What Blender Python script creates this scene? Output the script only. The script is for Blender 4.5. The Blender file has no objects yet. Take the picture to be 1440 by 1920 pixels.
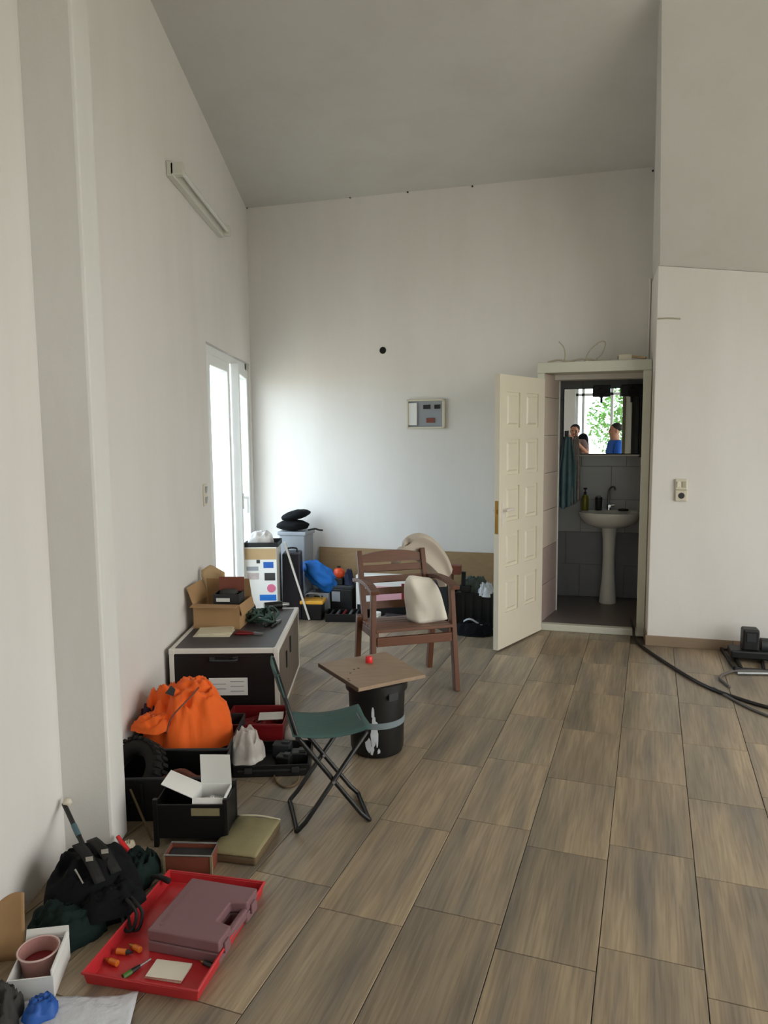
import bpy, math, random
from mathutils import Vector, Matrix, noise
random.seed(7)
C = bpy.context.scene.collection
scene = bpy.context.scene

# ------------------------------------------------------------------ camera
CAM_H, FPX = 1.6, 1375.0
pitch, roll = math.atan((960 - 813) / FPX), 0.0085
FW = Vector((0, math.cos(pitch), -math.sin(pitch)))
UP0 = Vector((0, math.sin(pitch), math.cos(pitch)))
RT = Vector((1, 0, 0)) * math.cos(roll) - UP0 * math.sin(roll)
UP = Vector((1, 0, 0)) * math.sin(roll) + UP0 * math.cos(roll)
cam_d = bpy.data.cameras.new('camera'); cam = bpy.data.objects.new('camera', cam_d); C.objects.link(cam)
cam_d.sensor_fit = 'VERTICAL'; cam_d.sensor_height = 36; cam_d.sensor_width = 27; cam_d.lens = FPX / 1920 * 36
cam_d.clip_start = 0.03; cam_d.clip_end = 200
m = Matrix.Identity(4)
for i in range(3):
    m[i][0] = RT[i]; m[i][1] = UP[i]; m[i][2] = -FW[i]
m[2][3] = CAM_H
cam.matrix_world = m
scene.camera = cam

# ------------------------------------------------------------------ world, daylight, exposure
world = bpy.data.worlds.new('daylight_sky'); scene.world = world; world.use_nodes = True
wn, wl = world.node_tree.nodes, world.node_tree.links
wn.clear()
wo = wn.new('ShaderNodeOutputWorld'); wb = wn.new('ShaderNodeBackground')
wt = wn.new('ShaderNodeTexCoord')
wd = wn.new('ShaderNodeVectorMath'); wd.operation = 'DOT_PRODUCT'; wd.inputs[1].default_value = (0.80, -0.45, 0.40)
wr = wn.new('ShaderNodeMapRange'); wr.inputs[1].default_value = -1; wr.inputs[2].default_value = 1
wm = wn.new('ShaderNodeMix'); wm.data_type = 'RGBA'
wm.inputs[6].default_value = (0.84, 1.06, 1.28, 1); wm.inputs[7].default_value = (1.0, 0.90, 0.815, 1)
wl.new(wt.outputs['Generated'], wd.inputs[0]); wl.new(wd.outputs['Value'], wr.inputs[0])
wl.new(wr.outputs[0], wm.inputs[0]); wl.new(wm.outputs[2], wb.inputs[0]); wl.new(wb.outputs[0], wo.inputs[0])
wb.inputs[1].default_value = 4.2
vs = scene.view_settings
vs.view_transform = 'Standard'; vs.look = 'None'; vs.gamma = 1.0; vs.use_curve_mapping = False
vs.exposure = 0.46
scene.cycles.max_bounces = 8; scene.cycles.transmission_bounces = 4
scene.cycles.caustics_reflective = False; scene.cycles.caustics_refractive = False

# room axes: the back half of the room is turned by 16 degrees against the left wall
ANG = math.radians(16)
EX, EY = math.cos(ANG), -math.sin(ANG)          # along the door wall
NX, NY = math.sin(ANG), math.cos(ANG)           # into the door wall
OX, OY = 1.269, 5.835                            # left end of the door sill
def SD(s, d, z=0.0):
    return Vector((OX + EX * s + NX * d, OY + EY * s + NY * d, z))
LWX = -1.231
RW_D, BW_D, RW_S, E_S = -0.242, 0.367, 0.798, 3.40
def portal(name, loc, normal, sx, sy):
    l = bpy.data.lights.new(name, 'AREA'); l.shape = 'RECTANGLE'; l.size = sx; l.size_y = sy
    l.cycles.is_portal = True
    o = bpy.data.objects.new(name, l); C.objects.link(o)
    z = -Vector(normal).normalized(); y = Vector((0, 0, 1)); x = y.cross(z).normalized()
    mm = Matrix.Identity(4)
    for i in range(3):
        mm[i][0] = x[i]; mm[i][1] = y[i]; mm[i][2] = z[i]; mm[i][3] = loc[i]
    o.matrix_world = mm
portal('balcony_window_portal', (LWX - 0.24, 6.05, 1.13), (1, 0, 0), 1.72, 2.3)
EWC = SD(E_S + 0.26, RW_D - 3.65, 1.65)
portal('shopfront_portal', EWC, (-EX, -EY, 0), 5.3, 2.7)
portal('rear_window_portal', (0.6, -3.26, 1.7), (0, 1, 0), 2.5, 1.8)

# ------------------------------------------------------------------ pixel helpers (1440 x 1920)
def ray(px, py):
    return RT * ((px - 720) / FPX) - UP * ((py - 960) / FPX) + FW
def G(px, py, z=0.0):
    d = ray(px, py); t = (z - CAM_H) / d.z
    return Vector((0, 0, CAM_H)) + d * t
def onp(px, py, p0, n):
    d = ray(px, py); o = Vector((0, 0, CAM_H)); n = Vector(n)
    return o + d * ((Vector(p0) - o).dot(n) / d.dot(n))
def LWp(px, py): return onp(px, py, (LWX, 0, 0), (1, 0, 0))
def BWp(px, py): return onp(px, py, SD(0, BW_D), (NX, NY, 0))
def RWp(px, py): return onp(px, py, SD(0, RW_D), (NX, NY, 0))
def atD(px, py, D):
    d = ray(px, py); return Vector((0, 0, CAM_H)) + d * (D / d.y)

# ------------------------------------------------------------------ materials
def hexc(r, g, b):
    f = lambda c: ((c / 255 + 0.055) / 1.055) ** 2.4 if c / 255 > 0.04045 else c / 255 / 12.92
    return (f(r), f(g), f(b), 1)
def mat(name, rgb, rough=0.6, metal=0.0, var=0.12, scale=8.0, bump=0.0, bscale=40.0, trans=0.0, stretch=None, spec=0.5, sheen=0.0):
    mt = bpy.data.materials.new(name); mt.use_nodes = True
    n, l = mt.node_tree.nodes, mt.node_tree.links
    b = n['Principled BSDF']
    col = hexc(*rgb)
    tc = n.new('ShaderNodeTexCoord'); mp = n.new('ShaderNodeMapping')
    if stretch: mp.inputs['Scale'].default_value = stretch
    l.new(tc.outputs['Object'], mp.inputs[0])
    nz = n.new('ShaderNodeTexNoise'); nz.inputs['Scale'].default_value = scale; nz.inputs['Detail'].default_value = 5
    l.new(mp.outputs[0], nz.inputs['Vector'])
    mx = n.new('ShaderNodeMix'); mx.data_type = 'RGBA'
    mx.inputs[6].default_value = tuple(max(0, c * (1 - var)) for c in col[:3]) + (1,)
    mx.inputs[7].default_value = tuple(min(1, c * (1 + var)) for c in col[:3]) + (1,)
    l.new(nz.outputs[0], mx.inputs[0]); l.new(mx.outputs[2], b.inputs['Base Color'])
    b.inputs['Roughness'].default_value = rough; b.inputs['Metallic'].default_value = metal
    b.inputs['Specular IOR Level'].default_value = spec
    if trans: b.inputs['Transmission Weight'].default_value = trans
    if sheen: b.inputs['Sheen Weight'].default_value = sheen
    if bump:
        n2 = n.new('ShaderNodeTexNoise'); n2.inputs['Scale'].default_value = bscale; n2.inputs['Detail'].default_value = 4
        l.new(mp.outputs[0], n2.inputs['Vector'])
        bp = n.new('ShaderNodeBump'); bp.inputs['Strength'].default_value = bump; bp.inputs['Distance'].default_value = 0.01
        l.new(n2.outputs[0], bp.inputs['Height']); l.new(bp.outputs[0], b.inputs['Normal'])
    return mt
def glass_pane_mat(name, tint=(0.93, 0.98, 1.0, 1)):
    mt = bpy.data.materials.new(name); mt.use_nodes = True
    n, l = mt.node_tree.nodes, mt.node_tree.links
    n.remove(n['Principled BSDF']); out = n['Material Output']
    tr = n.new('ShaderNodeBsdfTransparent'); tr.inputs[0].default_value = tint
    gl = n.new('ShaderNodeBsdfGlossy'); gl.inputs['Roughness'].default_value = 0.02
    lw = n.new('ShaderNodeLayerWeight'); lw.inputs[0].default_value = 0.5
    pw = n.new('ShaderNodeMath'); pw.operation = 'POWER'; pw.inputs[1].default_value = 5.0
    fr = n.new('ShaderNodeMath'); fr.operation = 'MULTIPLY_ADD'; fr.inputs[1].default_value = 0.5; fr.inputs[2].default_value = 0.03
    l.new(lw.outputs['Facing'], pw.inputs[0]); l.new(pw.outputs[0], fr.inputs[0])
    mx = n.new('ShaderNodeMixShader')
    l.new(fr.outputs[0], mx.inputs[0]); l.new(tr.outputs[0], mx.inputs[1]); l.new(gl.outputs[0], mx.inputs[2]); l.new(mx.outputs[0], out.inputs[0])
    return mt
def film_mat(name, rgb, alpha=0.55, rough=0.25):
    """thin crumpled plastic film: part transparent, part pale diffuse"""
    mt = mat(name, rgb, rough, var=0.15, scale=14, bump=0.4, bscale=50)
    mt.node_tree.nodes['Principled BSDF'].inputs['Alpha'].default_value = alpha
    return mt
def wood_tile_mat():
    mt = bpy.data.materials.new('wood_look_floor_tile'); mt.use_nodes = True
    n, l = mt.node_tree.nodes, mt.node_tree.links
    b = n['Principled BSDF']
    tc = n.new('ShaderNodeTexCoord'); oi = n.new('ShaderNodeObjectInfo')
    off = n.new('ShaderNodeVectorMath'); off.operation = 'SCALE'; off.inputs[0].default_value = (37.0, 91.0, 53.0)
    l.new(oi.outputs['Random'], off.inputs['Scale'])
    ad = n.new('ShaderNodeVectorMath'); ad.operation = 'ADD'
    l.new(tc.outputs['Object'], ad.inputs[0]); l.new(off.outputs[0], ad.inputs[1])
    def nz(sc, detail, dist=0.0):
        mp = n.new('ShaderNodeMapping'); mp.inputs['Scale'].default_value = sc
        l.new(ad.outputs[0], mp.inputs[0])
        t = n.new('ShaderNodeTexNoise'); t.inputs['Scale'].default_value = 1.0; t.inputs['Detail'].default_value = detail
        t.inputs['Distortion'].default_value = dist
        l.new(mp.outputs[0], t.inputs['Vector']); return t
    broad = nz((11, 1.0, 1), 3, 0.3); fine = nz((95, 4.0, 1), 6, 0.6); band = nz((4.2, 0.8, 1), 1)
    r1 = n.new('ShaderNodeValToRGB'); e = r1.color_ramp.elements
    e[0].position = 0.30; e[0].color = hexc(123, 113, 102); e[1].position = 0.70; e[1].color = hexc(164, 146, 122)
    k = e.new(0.5); k.color = hexc(146, 130, 110)
    l.new(broad.outputs[0], r1.inputs[0])
    r2 = n.new('ShaderNodeValToRGB'); e = r2.color_ramp.elements
    e[0].position = 0.34; e[0].color = (0.68, 0.67, 0.65, 1); e[1].position = 0.62; e[1].color = (1.10, 1.09, 1.07, 1)
    l.new(fine.outputs[0], r2.inputs[0])
    r3 = n.new('ShaderNodeValToRGB'); e = r3.color_ramp.elements
    e[0].position = 0.36; e[0].color = (0.80, 0.83, 0.86, 1); e[1].position = 0.56; e[1].color = (1.05, 1.04, 1.02, 1)
    l.new(band.outputs[0], r3.inputs[0])
    m1 = n.new('ShaderNodeMix'); m1.data_type = 'RGBA'; m1.blend_type = 'MULTIPLY'; m1.inputs[0].default_value = 0.75
    l.new(r1.outputs[0], m1.inputs[6]); l.new(r2.outputs[0], m1.inputs[7])
    m2 = n.new('ShaderNodeMix'); m2.data_type = 'RGBA'; m2.blend_type = 'MULTIPLY'; m2.inputs[0].default_value = 1.0
    l.new(m1.outputs[2], m2.inputs[6]); l.new(r3.outputs[0], m2.inputs[7])
    mr = n.new('ShaderNodeMapRange'); mr.inputs[3].default_value = 0.93; mr.inputs[4].default_value = 1.13
    l.new(oi.outputs['Random'], mr.inputs[0])
    m3 = n.new('ShaderNodeVectorMath'); m3.operation = 'SCALE'
    l.new(m2.outputs[2], m3.inputs[0]); l.new(mr.outputs[0], m3.inputs['Scale'])
    l.new(m3.outputs[0], b.inputs['Base Color'])
    b.inputs['Roughness'].default_value = 0.34; b.inputs['Specular IOR Level'].default_value = 0.5
    bp = n.new('ShaderNodeBump'); bp.inputs['Strength'].default_value = 0.12; bp.inputs['Distance'].default_value = 0.004
    l.new(fine.outputs[0], bp.inputs['Height']); l.new(bp.outputs[0], b.inputs['Normal'])
    return mt
def plaster_mat(name, rgb, streak=0.05):
    mt = mat(name, rgb, 0.75, var=0.02, scale=1.2, bump=0.06, bscale=90, spec=0.3)
    n, l = mt.node_tree.nodes, mt.node_tree.links
    b = n['Principled BSDF']; src = b.inputs['Base Color'].links[0].from_socket
    tc = n.new('ShaderNodeTexCoord'); mp = n.new('ShaderNodeMapping'); mp.inputs['Scale'].default_value = (1.6, 1.6, 0.35)
    l.new(tc.outputs['Object'], mp.inputs[0])
    nz = n.new('ShaderNodeTexNoise'); nz.inputs['Scale'].default_value = 1.7; nz.inputs['Detail'].default_value = 7; nz.inputs['Roughness'].default_value = 0.62
    l.new(mp.outputs[0], nz.inputs['Vector'])
    rp = n.new('ShaderNodeValToRGB'); e = rp.color_ramp.elements
    e[0].position = 0.30; e[0].color = (1 - streak * 1.6, 1 - streak * 1.9, 1 - streak * 2.2, 1); e[1].position = 0.58; e[1].color = (1, 1, 1, 1)
    l.new(nz.outputs[0], rp.inputs[0])
    mx = n.new('ShaderNodeMix'); mx.data_type = 'RGBA'; mx.blend_type = 'MULTIPLY'; mx.inputs[0].default_value = 1
    l.new(src, mx.inputs[6]); l.new(rp.outputs[0], mx.inputs[7]); l.new(mx.outputs[2], b.inputs['Base Color'])
    return mt
M = {}
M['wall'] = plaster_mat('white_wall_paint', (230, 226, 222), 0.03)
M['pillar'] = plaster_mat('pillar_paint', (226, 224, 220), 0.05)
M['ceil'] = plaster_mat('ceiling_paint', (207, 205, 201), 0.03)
M['bulk'] = plaster_mat('unpainted_plaster', (214, 212, 208), 0.03)
M['tile'] = wood_tile_mat()
M['grout'] = mat('floor_grout', (96, 86, 74), 0.9)
M['skirt'] = mat('skirting_tile', (146, 124, 103), 0.5, var=0.15, scale=5)
M['door'] = mat('cream_door_paint', (224, 215, 196), 0.38, var=0.03)
M['frame'] = mat('door_frame_paint', (205, 204, 190), 0.45, var=0.06, scale=3)
M['pvc'] = mat('white_window_frame', (236, 238, 238), 0.35, var=0.02)
M['glass'] = glass_pane_mat('window_glass')
M['brass'] = mat('brass', (176, 140, 72), 0.3, 0.9)
M['chrome'] = mat('chrome', (205, 205, 205), 0.15, 1.0, var=0.03)
M['steel'] = mat('dull_steel', (150, 150, 150), 0.4, 0.8)
M['alu'] = mat('white_aluminium_edge', (224, 218, 210), 0.4, 0.0, var=0.06, scale=20)
M['btile'] = mat('grey_bathroom_tile', (192, 194, 197), 0.25, var=0.06, scale=4)
M['btile2'] = mat('dark_bathroom_tile', (146, 146, 154), 0.3, var=0.1, scale=9)
M['ptile'] = mat('pink_beige_tile', (214, 196, 182), 0.25, var=0.06, scale=6)
M['ptile2'] = mat('mottled_pink_tile', (176, 154, 148), 0.3, var=0.2, scale=30)
M['bfloor'] = mat('bathroom_floor_tile', (112, 104, 100), 0.35, var=0.12, scale=6)
M['bgrout'] = mat('tile_grout', (140, 136, 130), 0.9)
M['ceramic'] = mat('white_ceramic', (232, 232, 228), 0.12, var=0.02)
M['mirror'] = mat('mirror_silver', (235, 238, 238), 0.0, 1.0, var=0.0)
M['black'] = mat('black_plastic', (10, 10, 11), 0.45, var=0.3, scale=12)
M['black2'] = mat('black_rubber', (15, 14, 13), 0.75, var=0.3, scale=20)
M['blackfab'] = mat('black_fabric', (11, 12, 16), 0.9, var=0.35, scale=14, bump=0.4, bscale=30, spec=0.25)
M['lam'] = mat('black_laminate', (13, 7, 8), 0.5, var=0.2, scale=4)
M['lamtop'] = mat('worn_dark_laminate', (66, 60, 62), 0.5, var=0.25, scale=9)
M['wood'] = mat('reddish_brown_wood', (100, 61, 39), 0.45, var=0.28, scale=6, stretch=(12, 1.5, 12), bump=0.1)
M['woodx'] = mat('reddish_brown_wood_cross', (106, 65, 42), 0.42, var=0.28, scale=6, stretch=(1.5, 12, 12), bump=0.1)
M['boardw'] = mat('worn_pale_plank', (152, 128, 105), 0.55, var=0.3, scale=5, stretch=(2, 14, 14), bump=0.15)
M['boardedge'] = mat('dark_plank_edge', (82, 66, 52), 0.7)
M['ply'] = mat('plywood_sheet', (150, 122, 86), 0.65, var=0.2, scale=4, stretch=(2, 8, 8))
M['card'] = mat('corrugated_cardboard', (172, 136, 96), 0.8, var=0.1, scale=6, bump=0.06, bscale=60)
M['card2'] = mat('pale_cardboard', (186, 158, 118), 0.8, var=0.1, scale=6)
M['white'] = mat('white_card', (234, 233, 230), 0.6, var=0.04)
M['paper'] = mat('old_paper', (222, 212, 186), 0.75, var=0.1, scale=18)
M['pad'] = mat('cream_paper_pad', (232, 224, 208), 0.75, var=0.03)
M['orange'] = mat('orange_fabric', (250, 104, 22), 0.8, var=0.1, scale=10, bump=0.25, bscale=20, sheen=0.1)
M['green'] = mat('dark_green_fabric', (17, 34, 31), 0.85, var=0.35, scale=9, bump=0.4, bscale=22, spec=0.25)
M['canvas'] = mat('teal_green_canvas', (60, 88, 84), 0.8, var=0.18, scale=5, stretch=(1, 16, 1), bump=0.2, bscale=120)
M['red'] = mat('red_plastic', (196, 48, 54), 0.35, var=0.08)
M['redb'] = mat('bright_red_plastic', (226, 42, 46), 0.35, var=0.05)
M['darkred'] = mat('dark_red_plastic', (120, 20, 26), 0.4, var=0.15)
M['mauve'] = mat('mauve_plastic', (126, 92, 96), 0.5, var=0.05, bump=0.08, bscale=250)
M['blue'] = mat('blue_fabric', (24, 110, 200), 0.7, var=0.3, scale=10, bump=0.4, bscale=18)
M['bluep'] = mat('blue_rubber', (38, 92, 178), 0.55, var=0.15, scale=10)
M['navy'] = mat('navy_fabric', (26, 34, 62), 0.85, var=0.3)
M['teal'] = mat('teal_towel', (134, 168, 178), 0.95, var=0.2, scale=14, bump=0.5, bscale=70)
M['flower'] = mat('patterned_pale_towel', (198, 186, 184), 0.95, var=0.45, scale=22, bump=0.4, bscale=60)
M['cream'] = mat('cream_cotton', (236, 229, 216), 0.85, var=0.07, scale=6, bump=0.35, bscale=9)
M['foam'] = mat('cream_foam_cushion', (198, 186, 172), 0.9, var=0.08, scale=5, bump=0.15, bscale=14)
M['greyp'] = mat('grey_plastic', (150, 154, 160), 0.5, var=0.06)
M['dgrey'] = mat('dark_grey_plastic', (42, 44, 47), 0.5, var=0.2)
M['gapshade'] = mat('dark_plum_gap_shade', (32, 28, 38), 0.4, var=0.15)  # dark colour standing in for the shade beside the printed carton
M['bag'] = film_mat('clear_crumpled_plastic', (226, 218, 212), 0.62)
M['bagw'] = film_mat('white_plastic_film', (216, 218, 224), 0.92)
M['cup'] = film_mat('translucent_pink_plastic', (190, 140, 134), 0.80, 0.3)
M['yellow'] = mat('yellow_plastic', (232, 172, 60), 0.45, var=0.12)
M['oliv'] = mat('khaki_canvas', (136, 126, 92), 0.85, var=0.2, scale=10, bump=0.3, bscale=30)
M['olived'] = mat('brown_leather_edge', (96, 78, 54), 0.7, var=0.2)
M['rust'] = mat('reddish_brown_tin', (124, 66, 50), 0.55, var=0.25, scale=8)
M['tyre'] = mat('brown_black_rubber', (24, 19, 16), 0.85, var=0.3)
M['greyrag'] = mat('charcoal_fabric', (62, 60, 58), 0.95, var=0.3, scale=12, bump=0.5, bscale=24)
M['tapegrey'] = mat('grey_tape', (122, 134, 140), 0.4, var=0.06)
M['paint'] = mat('white_print', (206, 212, 220), 0.5, var=0.12, scale=30)
M['batten'] = mat('lamp_batten_paint', (214, 212, 202), 0.45, var=0.03)
M['tube'] = mat('unlit_tube_glass', (220, 222, 216), 0.2, var=0.02)
M['beige'] = mat('beige_plastic', (214, 206, 186), 0.5, var=0.05)
M['cable'] = mat('black_cable', (30, 24, 20), 0.5)
M['cableg'] = mat('grey_cable', (96, 90, 86), 0.55)
M['cablew'] = mat('old_white_cable', (182, 172, 150), 0.6)
M['cablet'] = mat('tan_cable', (98, 78, 52), 0.6)
M['gcord'] = mat('green_cord', (50, 76, 66), 0.65, var=0.3, scale=30)
M['hole'] = mat('dark_hole', (14, 12, 8), 0.9)
M['skin'] = mat('skin', (176, 124, 98), 0.55, var=0.06)
M['hair'] = mat('dark_hair', (30, 24, 22), 0.8)
M['shirtb'] = mat('blue_shirt', (22, 84, 176), 0.85, var=0.12)
M['shirtw'] = mat('grey_shirt', (120, 100, 96), 0.85, var=0.15)
M['jeans'] = mat('dark_trousers', (46, 50, 62), 0.9, var=0.15)
M['leaf'] = mat('tree_leaves', (96, 138, 62), 0.7, var=0.45, scale=3)
M['trunk'] = mat('tree_bark', (92, 76, 60), 0.9, var=0.3, bump=0.4)
M['ground'] = mat('pale_concrete_ground', (196, 186, 168), 0.9, var=0.1, scale=0.8)
M['amber'] = mat('orange_translucent_handle', (216, 116, 36), 0.3, var=0.1)
M['olivel'] = mat('olive_liquid_bottle', (128, 124, 40), 0.3)
M['pink'] = mat('pink_card', (222, 168, 180), 0.5, var=0.1, scale=9)

# ------------------------------------------------------------------ mesh helpers
def spline(pts, n=8):
    P = [Vector(p) for p in pts]
    if len(P) < 3: return P
    out = []
    Q = [P[0] * 2 - P[1]] + P + [P[-1] * 2 - P[-2]]
    for i in range(1, len(Q) - 2):
        a, b, c, d = Q[i - 1], Q[i], Q[i + 1], Q[i + 2]
        for k in range(n):
            t = k / n
            out.append(0.5 * ((2 * b) + (c - a) * t + (2 * a - 5 * b + 4 * c - d) * t * t + (3 * b - a - 3 * c + d) * t ** 3))
    out.append(P[-1]); return out
class MB:
    def __init__(s): s.v = []; s.f = []; s.mi = []
    def add(s, v, f, mi=0):
        o = len(s.v); s.v += [tuple(p) for p in v]; s.f += [tuple(i + o for i in q) for q in f]; s.mi += [mi] * len(f); return s
    def box(s, c, size, rot=(0, 0, 0), mi=0, top=1.0):
        R = Matrix.Rotation(rot[2], 3, 'Z') @ Matrix.Rotation(rot[1], 3, 'Y') @ Matrix.Rotation(rot[0], 3, 'X')
        c = Vector(c); v = []
        for z in (-.5, .5):
            k = top if z > 0 else 1.0
            for x, y in ((-.5, -.5), (.5, -.5), (.5, .5), (-.5, .5)):
                v.append(c + R @ Vector((x * size[0] * k, y * size[1] * k, z * size[2])))
        return s.add(v, [(3, 2, 1, 0), (4, 5, 6, 7), (0, 1, 5, 4), (1, 2, 6, 5), (2, 3, 7, 6), (3, 0, 4, 7)], mi)
    def bar(s, p0, p1, w, h, up=(0, 0, 1), mi=0, w1=None, h1=None):
        p0, p1 = Vector(p0), Vector(p1); d = (p1 - p0).normalized(); u = Vector(up)
        x = d.cross(u)
        if x.length < 1e-4: x = d.cross(Vector((0, 1, 0)))
        x.normalize(); u = x.cross(d).normalized()
        v = []
        for p, ww, hh in ((p0, w, h), (p1, w1 or w, h1 or h)):
            for a, b in ((-.5, -.5), (.5, -.5), (.5, .5), (-.5, .5)): v.append(p + x * a * ww + u * b * hh)
        return s.add(v, [(0, 1, 2, 3), (7, 6, 5, 4), (0, 4, 5, 1), (1, 5, 6, 2), (2, 6, 7, 3), (3, 7, 4, 0)], mi)
    def cyl(s, p0, p1, r0, r1=None, n=16, mi=0, cap=True):
        p0, p1 = Vector(p0), Vector(p1); r1 = r0 if r1 is None else r1
        d = (p1 - p0).normalized(); x = d.orthogonal().normalized(); y = d.cross(x)
        v = []
        for p, r in ((p0, r0), (p1, r1)):
            for k in range(n):
                a = 2 * math.pi * k / n; v.append(p + (x * math.cos(a) + y * math.sin(a)) * r)
        f = [(k, (k + 1) % n, n + (k + 1) % n, n + k) for k in range(n)]
        if cap: f += [tuple(range(n))[::-1], tuple(range(n, 2 * n))]
        return s.add(v, f, mi)
    def tube(s, pts, r, n=8, mi=0, closed=False, sq=1.0):
        P = [Vector(p) for p in pts]; N = len(P); v = []; px = None
        for i, p in enumerate(P):
            if closed: d = P[(i + 1) % N] - P[i - 1]
            else: d = P[min(i + 1, N - 1)] - P[max(i - 1, 0)]
            if d.length < 1e-9: d = Vector((0, 0, 1))
            d.normalize()
            x = d.orthogonal() if px is None else px - d * px.dot(d)
            if x.length < 1e-6: x = d.orthogonal()
            x.normalize(); px = x; y = d.cross(x)
            rr = r[i] if isinstance(r, (list, tuple)) else r
            for k in range(n):
                a = 2 * math.pi * k / n; v.append(p + x * math.cos(a) * rr + y * math.sin(a) * rr * sq)
        f = []
        for i in range(N if closed else N - 1):
            j = (i + 1) % N
            f += [(i * n + k, i * n + (k + 1) % n, j * n + (k + 1) % n, j * n + k) for k in range(n)]
        if not closed: f += [tuple(range(n))[::-1], tuple(range((N - 1) * n, N * n))]
        return s.add(v, f, mi)
    def lathe(s, prof, c=(0, 0, 0), n=24, mi=0, sx=1.0, sy=1.0):
        c = Vector(c); v = []
        for r, z in prof:
            for k in range(n):
                a = 2 * math.pi * k / n; v.append(c + Vector((math.cos(a) * r * sx, math.sin(a) * r * sy, z)))
        f = []
        for i in range(len(prof) - 1):
            f += [(i * n + k, i * n + (k + 1) % n, (i + 1) * n + (k + 1) % n, (i + 1) * n + k) for k in range(n)]
        f += [tuple(range(n))[::-1], tuple(range((len(prof) - 1) * n, len(prof) * n))]
        return s.add(v, f, mi)
    def prism(s, poly, z0, z1, mi=0):
        n = len(poly); v = [(x, y, z0) for x, y in poly] + [(x, y, z1) for x, y in poly]
        f = [tuple(range(n))[::-1], tuple(range(n, 2 * n))] + [(k, (k + 1) % n, n + (k + 1) % n, n + k) for k in range(n)]
        return s.add(v, f, mi)
    def plate(s, poly3, off, mi=0):
        """flat polygon given by 3D points, thickened by the vector off"""
        n = len(poly3); o = Vector(off); v = [Vector(p) for p in poly3] + [Vector(p) + o for p in poly3]
        f = [tuple(range(n)), tuple(range(n, 2 * n))[::-1]] + [(n + k, n + (k + 1) % n, (k + 1) % n, k) for k in range(n)]
        return s.add(v, f, mi)
    def tray(s, lx, ly, h, t, z=0.0, top=1.0, c=(0, 0), mi=0):
        """open-topped box with wall thickness t and flaring sides"""
        cx, cy = c
        def ring(a, b, zz): return [(cx - a / 2, cy - b / 2, zz), (cx + a / 2, cy - b / 2, zz), (cx + a / 2, cy + b / 2, zz), (cx - a / 2, cy + b / 2, zz)]
        v = ring(lx, ly, z) + ring(lx * top, ly * top, z + h) + ring(lx * top - 2 * t, ly * top - 2 * t, z + h) + ring(lx - 2 * t, ly - 2 * t, z + t)
        f = [(3, 2, 1, 0)]
        for a, b in ((0, 4), (4, 8), (8, 12)): f += [(a + k, a + (k + 1) % 4, b + (k + 1) % 4, b + k) for k in range(4)]
        f += [(12, 13, 14, 15)]
        return s.add(v, f, mi)
    def heap(s, rx, ry, h, seed=0, n=44, m=14, fold=0.25, fs=3.0, edge=0.18, pw=2.2, mi=0, c=(0, 0, 0), lean=(0, 0)):
        """crumpled cloth or bag lying on a surface"""
        cx, cy, cz = c; v = []; sd = Vector((seed * 7.3, seed * 3.1, seed * 1.7))
        for i in range(m + 1):
            ro = i / m
            for k in range(n):
                a = 2 * math.pi * k / n; ca, sa = math.cos(a), math.sin(a)
                q = Vector((ca * 1.3, sa * 1.3, 0)) + sd
                er = 1 + edge * 2 * noise.noise(q)
                prof = (1 - ro ** pw) ** 0.62 if ro < 1 else 0.0
                p = Vector((ca * ro * fs, sa * ro * fs, 0.4)) + sd
                ck = min(1.0, ro * 3.0); rid = (1 - abs(2 * noise.noise(p))) * ck + .5 * (1 - ck); rid2 = noise.noise(p * 2.3) * ck
                z = h * prof * (1 - fold + fold * rid + 0.35 * fold * rid2)
                side = 1 + 0.25 * fold * noise.noise(p * 1.7) * (1 if ro > .4 else 0)
                if 0.75 < ro < 1: side *= 1.03
                x = ca * (ro ** 0.75) * rx * er * side + lean[0] * prof; y = sa * (ro ** 0.75) * ry * er * side + lean[1] * prof
                v.append((cx + x, cy + y, cz + max(0.0, z)))
        f = []
        for i in range(1, m): f += [(i * n + k, (i + 1) * n + k, (i + 1) * n + (k + 1) % n, i * n + (k + 1) % n)[::-1] for k in range(n)]
        f += [(n + k, n + (k + 1) % n, k)[::1] for k in range(n)]
        f += [tuple(range(m * n, (m + 1) * n))[::-1]]
        return s.add(v, f, mi)
    def blob(s, c, r, seed=0, amp=0.2, fs=2.0, n=28, m=16, mi=0, pw=1.0):
        c = Vector(c); v = []; sd = Vector((seed * 5.1, seed * 2.7, seed * 9.2))
        for i in range(m + 1):
            t = math.pi * i / m
            for k in range(n):
                a = 2 * math.pi * k / n
                d = Vector((math.sin(t) * math.cos(a), math.sin(t) * math.sin(a), math.cos(t)))
                e = Vector([math.copysign(abs(q) ** pw, q) for q in d])
                w = 1 + amp * (noise.noise(d * fs + sd) + 0.5 * noise.noise(d * fs * 2.4 + sd))
                v.append(c + Vector((e.x * r[0], e.y * r[1], e.z * r[2])) * w)
        f = []
        for i in range(m): f += [(i * n + k, (i + 1) * n + k, (i + 1) * n + (k + 1) % n, i * n + (k + 1) % n) for k in range(n)]
        return s.add(v, f, mi)
    def sheet(s, fn, nu, nv, t, mi=0):
        """parametric sheet fn(u,v)->point with thickness t"""
        P = [[Vector(fn(i / nu, j / nv)) for j in range(nv + 1)] for i in range(nu + 1)]
        v = []
        for i in range(nu + 1):
            for j in range(nv + 1):
                a = P[min(i + 1, nu)][j] - P[max(i - 1, 0)][j]; b = P[i][min(j + 1, nv)] - P[i][max(j - 1, 0)]
                nn = a.cross(b)
                nn = nn.normalized() if nn.length > 1e-12 else Vector((0, 0, 1))
                v += [P[i][j] + nn * t / 2, P[i][j] - nn * t / 2]
        I = lambda i, j, k: (i * (nv + 1) + j) * 2 + k
        f = []
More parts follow.
